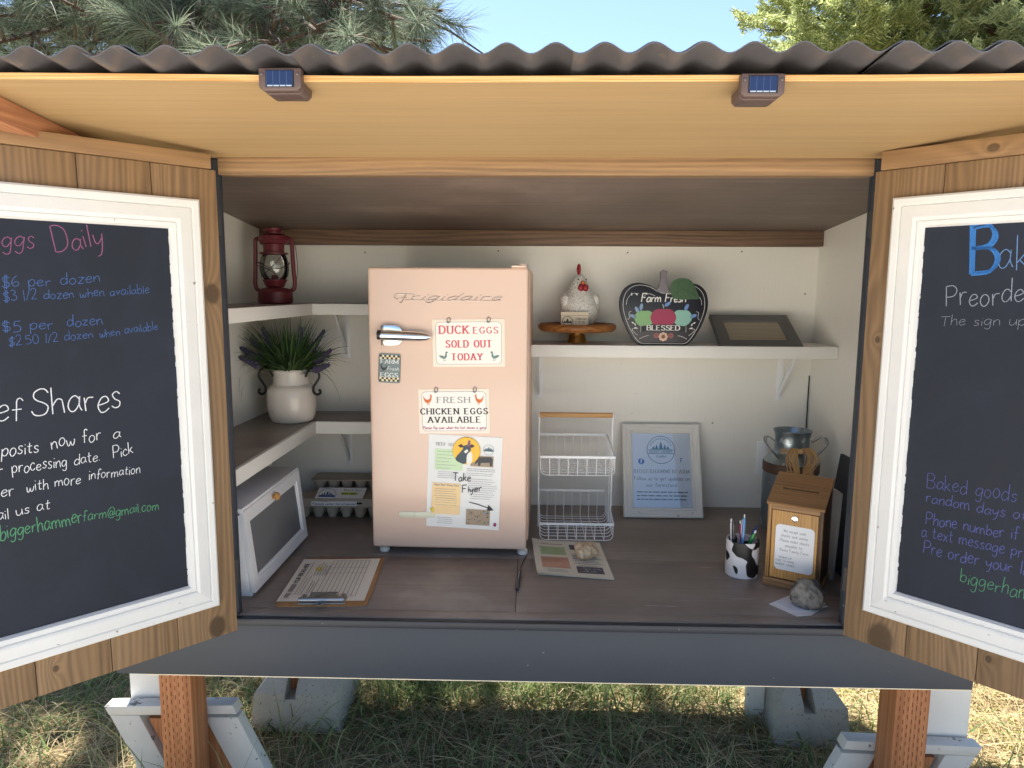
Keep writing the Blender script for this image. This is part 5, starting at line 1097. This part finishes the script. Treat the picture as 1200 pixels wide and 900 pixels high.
t = thing('grey_photo_frame', 'dark grey picture frame with a weathered wood print tipped back on the right wall shelf', 'picture frame', (.801, 2.447, SZ + .001), rot=(Matrix.Rotation(R(-60.5), 4, 'X')).to_euler())
gw_, gh_ = .283, .205
frame_sweep(MB(), -gw_ / 2, 0, gw_ / 2, gh_, [(0, -.014), (0, 0), (.002, .002), (.036, .002), (.040, -.001), (.0425, -.005)]).build('frame', plain('charcoal_frame', S(92, 92, 92), .45, 0, .06, 20, .1), t)
MB().box((-gw_ / 2 + .003, .007, .003), (gw_ / 2 - .003, .013, gh_ - .003)).build('backing', M['dark'], t)
MB().box((-gw_ / 2 + .043, .0045, .043), (gw_ / 2 - .043, .0065, gh_ - .043)).build('print', wood('weathered_print', S(150, 140, 122), S(188, 178, 158), 'X', plank=(2, .03), freq=40, contrast=(.34, .66)), t)

# ------------------------------------------------------------------ grass and straw (uncountable ground cover)
rg = random.Random(21)
def gh(x, y): return GZ + .012 * math.sin(x * 3.1 + y * 1.7) * math.sin(y * 2.3 - x) - .004
def clump(x, y): return .5 + .5 * math.sin(x * 4.1 + 1.3 * math.sin(y * 3.3)) * math.sin(y * 5.2 + 1.7 * math.sin(x * 2.7))
def field(name, n, mats, area, lmin, lmax, wd, elr, droop, keep, seg=4):
    mb = MB(); x0, x1, y0, y1 = area; k = 0; tries = 0
    while k < n and tries < n * 4:
        tries += 1; x, y = rg.uniform(x0, x1), rg.uniform(y0, y1)
        if rg.random() > keep(x, y): continue
        a = rg.uniform(0, 6.283); el = rg.uniform(*elr); L = rg.uniform(lmin, lmax)
        blade(mb, (x, y, gh(x, y)), (math.cos(a) * math.cos(el), math.sin(a) * math.cos(el), math.sin(el)), L, rg.uniform(.6, 1.3) * wd, rg.uniform(*droop), 0, seg, rg.uniform(-1, 1)); k += 1
    mb.v = [V((q.x, q.y, max(q.z, GZ - .02))) for q in mb.v]
    o = mb.build(name, mats, None, smooth=0); return tag(o, kind='stuff')
gm = leafy('grass_green', [S(98, 116, 76), S(130, 148, 94), S(164, 174, 116), S(124, 142, 108)], .55, .45, 4)
sm = leafy('grass_straw', [S(160, 142, 110), S(200, 180, 138), S(222, 206, 166), S(146, 130, 104)], .7, .35, 5)
ym = leafy('grass_sunbleached', [S(160, 150, 90), S(196, 184, 124), S(132, 144, 74), S(210, 198, 146)], .7, .3, 3)
green = lambda x, y: (.25 + .9 * clump(x, y)) * (1 if x < .95 else .3)
field('green_grass', 12000, gm, (-2.3, 2.6, 1.7, 3.6), .05, .17, .0058, (.3, 1.35), (.4, 2.8), green, 5)
field('green_grass', 2600, gm, (-.55, .75, 2.38, 2.75), .08, .17, .0045, (.8, 1.45), (.1, 1.4), lambda x, y: .4 + .6 * clump(x * 1.7, y), 5)
field('dry_straw', 34000, sm, (-2.3, 2.6, 1.7, 3.6), .06, .26, .0034, (.02, .6), (.0, 1.0), lambda x, y: .3 + .9 * (1 - clump(x, y)), 4)
field('bleached_grass', 9000, ym, (.98, 3.4, 1.8, 4.6), .05, .18, .0042, (.1, 1.1), (.2, 2.0), lambda x, y: 1, 4)
field('bleached_grass', 2600, ym, (-2.3, .98, 2.9, 4.6), .05, .2, .0050, (.2, 1.1), (.2, 2.0), lambda x, y: 1, 4)
# a few tall stalks in front of the left white brace, a broad weed leaf
mb = MB()
for k in range(16): blade(mb, (-1.20 + .024 * k + rg.uniform(-.02, .02), 1.84 + rg.uniform(-.1, .05), gh(-1.1, 1.85)), (rg.uniform(-.5, .5), rg.uniform(-.3, .2), 1), rg.uniform(.2, .42), .005, rg.uniform(.3, 1.4), 0, 7, rg.uniform(-1, 1))
for k in range(14): blade(mb, (.86 + .02 * k + rg.uniform(-.02, .02), 2.12 + rg.uniform(-.06, .04), gh(.95, 2.1)), (rg.uniform(-.6, .6), rg.uniform(-.4, .2), 1), rg.uniform(.12, .26), .005, rg.uniform(.5, 1.8), 0, 7, rg.uniform(-1, 1))
for k in range(22): blade(mb, (-.95 + .02 * k + rg.uniform(-.02, .02), 2.12 + rg.uniform(-.06, .05), gh(-.8, 2.1)), (rg.uniform(-.6, .6), rg.uniform(-.4, .2), 1), rg.uniform(.12, .28), .005, rg.uniform(.5, 1.8), 0, 7, rg.uniform(-1, 1))
tag(mb.build('tall_grass', gm, None, smooth=0), kind='stuff')

# ------------------------------------------------------------------ pine behind on the left: long needled tufts on drooping branches
needle = leafy('pine_needles', [S(84, 98, 84), S(112, 128, 108), S(140, 152, 130), S(164, 170, 146)], .62, .35, 2)
bark = wood('pine_bark', S(62, 50, 42), S(120, 98, 82), 'Z', freq=20, rough=.9, bump=.9)
pine = thing('pine_tree', 'large long-needled pine tree with drooping grey green tufts rising behind the stand on the left', 'pine tree', (-2.9, 6.2, GZ - .02))
mb = MB().tube(catmull([(-2.9, 6.2, GZ - .05), (-2.85, 6.15, 1.0), (-2.8, 6.2, 3), (-2.75, 6.25, 5.5), (-2.7, 6.2, 8.5)], 4), [.30 - .014 * i for i in range(17)], 14)
rb = random.Random(9); tufts = []
trunk_at = lambda z: V((-2.8, 6.2, z))
def branch(a, tip, r0, n_sub):
    a, tip = V(a), V(tip); mid = (a + tip) / 2 + V((0, 0, .18)) + V((rb.uniform(-.15, .15), rb.uniform(-.15, .15), 0))
    pts = catmull([tuple(a), tuple(mid), tuple(tip)], 6); mb.tube(pts, [r0 * (1 - .8 * i / (len(pts) - 1)) for i in range(len(pts))], 7)
    for k in range(n_sub):
        f = rb.uniform(.25, 1); p = V(pts[int(f * (len(pts) - 1))]); d = (tip - a).normalized()
        e = p + d * rb.uniform(.05, .35) + V((rb.uniform(-.42, .42), rb.uniform(-.42, .42), rb.uniform(-.30, .22)))
        mb.tube([p, (p + e) / 2 + V((0, 0, .03)), e], [.010, .007, .0045], 5); tufts.append((e, (e - p).normalized()))
        if rb.random() < .6: q = (p + e) / 2; tufts.append((q, (e - p).normalized()))
low = [(-1.75, 3.55, 1.98), (-2.75, 3.5, 1.95), (-1.2, 3.7, 1.98), (-.72, 3.8, 2.05), (-.62, 3.7, 2.15), (-2.3, 4.3, 2.35), (-1.0, 4.3, 2.3), (-3.6, 3.7, 2.2), (-3.3, 3.6, 2.05), (-2.9, 3.7, 2.2), (-2.5, 3.9, 2.05), (-2.2, 3.6, 2.15), (-1.9, 4.0, 2.2), (-1.6, 3.8, 2.05), (-1.35, 4.1, 2.25), (-1.05, 3.9, 2.12), (-.85, 4.2, 2.28), (-.55, 4.0, 2.16), (-.62, 4.25, 2.4), (-.5, 4.1, 2.35), (-3.6, 4.2, 2.4), (-1.2, 4.6, 2.5), (-2.0, 4.7, 2.5), (-3.0, 4.6, 2.6)]
for tx, ty, tz in low: branch(trunk_at(rb.uniform(2.6, 3.3)), (tx, ty, tz), .034, 15)
for k in range(30):
    tx, ty, tz = rb.uniform(-4.2, .35), rb.uniform(3.6, 6.5), rb.uniform(3.0, 5.4)
    if tx > -.6: tz = max(tz, 1.1 + .52 * ty)
    branch(trunk_at(tz * .9 + .6), (tx, ty, tz), .03, 8)
mb.build('trunk', bark, pine, local=False)
mb = MB()
for (p, d) in tufts:
    vis = p.z < 2.75 and p.y < 5.2
    if p.x > -.33 and p.z < 3.0: continue
    for k in range(95 if vis else 42):
        f = rb.uniform(-.10, .06); a = rb.uniform(0, 6.283); x = d.orthogonal().normalized(); y = d.cross(x); op = rb.uniform(.25, 1.15)
        nd = (d * math.cos(op) + (x * math.cos(a) + y * math.sin(a)) * math.sin(op)).normalized()
        blade(mb, p + d * f, nd, rb.uniform(.14, .23), .0034 if vis else .0095, rb.uniform(.1, .7), 0, 3 if vis else 2, rb.uniform(0, 3))
mb.build('needles', needle, pine, local=False, smooth=0)
mb = MB(); c0 = V((-1.98, 3.38, 1.86))
for i in range(9):
    for k in range(9): a = k * 2 * math.pi / 9 + i * .35; r = .034 * math.sin((i + 1.2) / 10.5 * math.pi) + .004; mb.sphere(c0 + V((r * math.cos(a), r * math.sin(a), -.045 + i * .0105)), .0095, 0, 6, 4, (1, 1, .7))
mb.build('pine_cone', plain('cone_brown', S(112, 72, 58), .7, 0, .2, 40), pine, local=False)

# ------------------------------------------------------------------ sunlit conifers behind on the right
def fir(name, label, base, mat, seedn, boxes, count, leaf, L0):
    rt = random.Random(seedn); t = thing(name, label, 'conifer tree', base)
    b = V(base); mb = MB().tube([b + V((0, 0, -.05)), b + V((.03, 0, 2)), b + V((0, .05, 6.5))], [.2, .15, .03], 12); sprays = []
    for k in range(count):
        bx_ = rt.choice(boxes); e = V((rt.uniform(bx_[0], bx_[1]), rt.uniform(bx_[2], bx_[3]), rt.uniform(bx_[4], bx_[5]))); a = V((b.x, b.y, e.z + rt.uniform(-.5, .2)))
        if k % 4 == 0: mb.tube([a, (a + e) / 2 + V((0, 0, .1)), e], [.03, .018, .006], 6)
        sprays.append((e, (e - a).normalized()))
    mb.build('trunk', bark, t, local=False)
    mb = MB()
    for e, d in sprays:
        d = (d + V((rt.uniform(-.6, .6), rt.uniform(-.8, .2), rt.uniform(-.2, .7)))).normalized(); s = d.cross(V((rt.uniform(-.4, .4), rt.uniform(-.4, .4), 1))).normalized(); L = rt.uniform(.7, 1.3) * L0
        for j in range(9):
            f = j / 9; q = e + d * L * f; 
            for sg in (-1, 1):
                dd = (d * .75 + s * sg * (1.0 - .35 * f)).normalized(); ll = L * .5 * (1 - .7 * f)
                for m in range(5):
                    g = m / 5; pp = q + dd * ll * g
                    for sg2 in (-1, 1): blade(mb, pp, (dd * .8 + s.cross(d) * rt.uniform(-.6, .9) + d * sg2 * .8).normalized(), leaf * rt.uniform(.7, 1.2), leaf * .2, rt.uniform(0, .4), 0, 2, rt.uniform(0, 3))
    mb.build('crown', mat, t, local=False, smooth=0); return t
fm = leafy('fir_sunlit', [S(124, 138, 88), S(160, 172, 112), S(190, 198, 138), S(206, 210, 160)], .45, .5, 1)
fm2 = leafy('fir_bluish', [S(128, 144, 108), S(162, 174, 130), S(190, 198, 154)], .5, .5, 1)
fir('conifer_tree', 'sunlit yellow green conifer behind the roof, beside the open sky', (3.3, 7.4, GZ - .02), fm, 4, [(2.15, 4.4, 5.9, 7.6, 2.4, 3.6), (2.2, 4.6, 6.2, 7.6, 2.4, 3.7), (2.6, 4.0, 6.4, 7.6, 3.6, 5.2)], 620, .06, .30)
fir('conifer_tree', 'bluish green conifer behind the roof at the far right', (4.3, 6.6, GZ - .02), fm2, 8, [(3.2, 5.0, 5.3, 6.6, 2.2, 3.2), (3.3, 5.0, 5.5, 6.6, 2.3, 3.3), (3.6, 5.0, 5.6, 6.6, 3.2, 4.6)], 330, .055, .28)
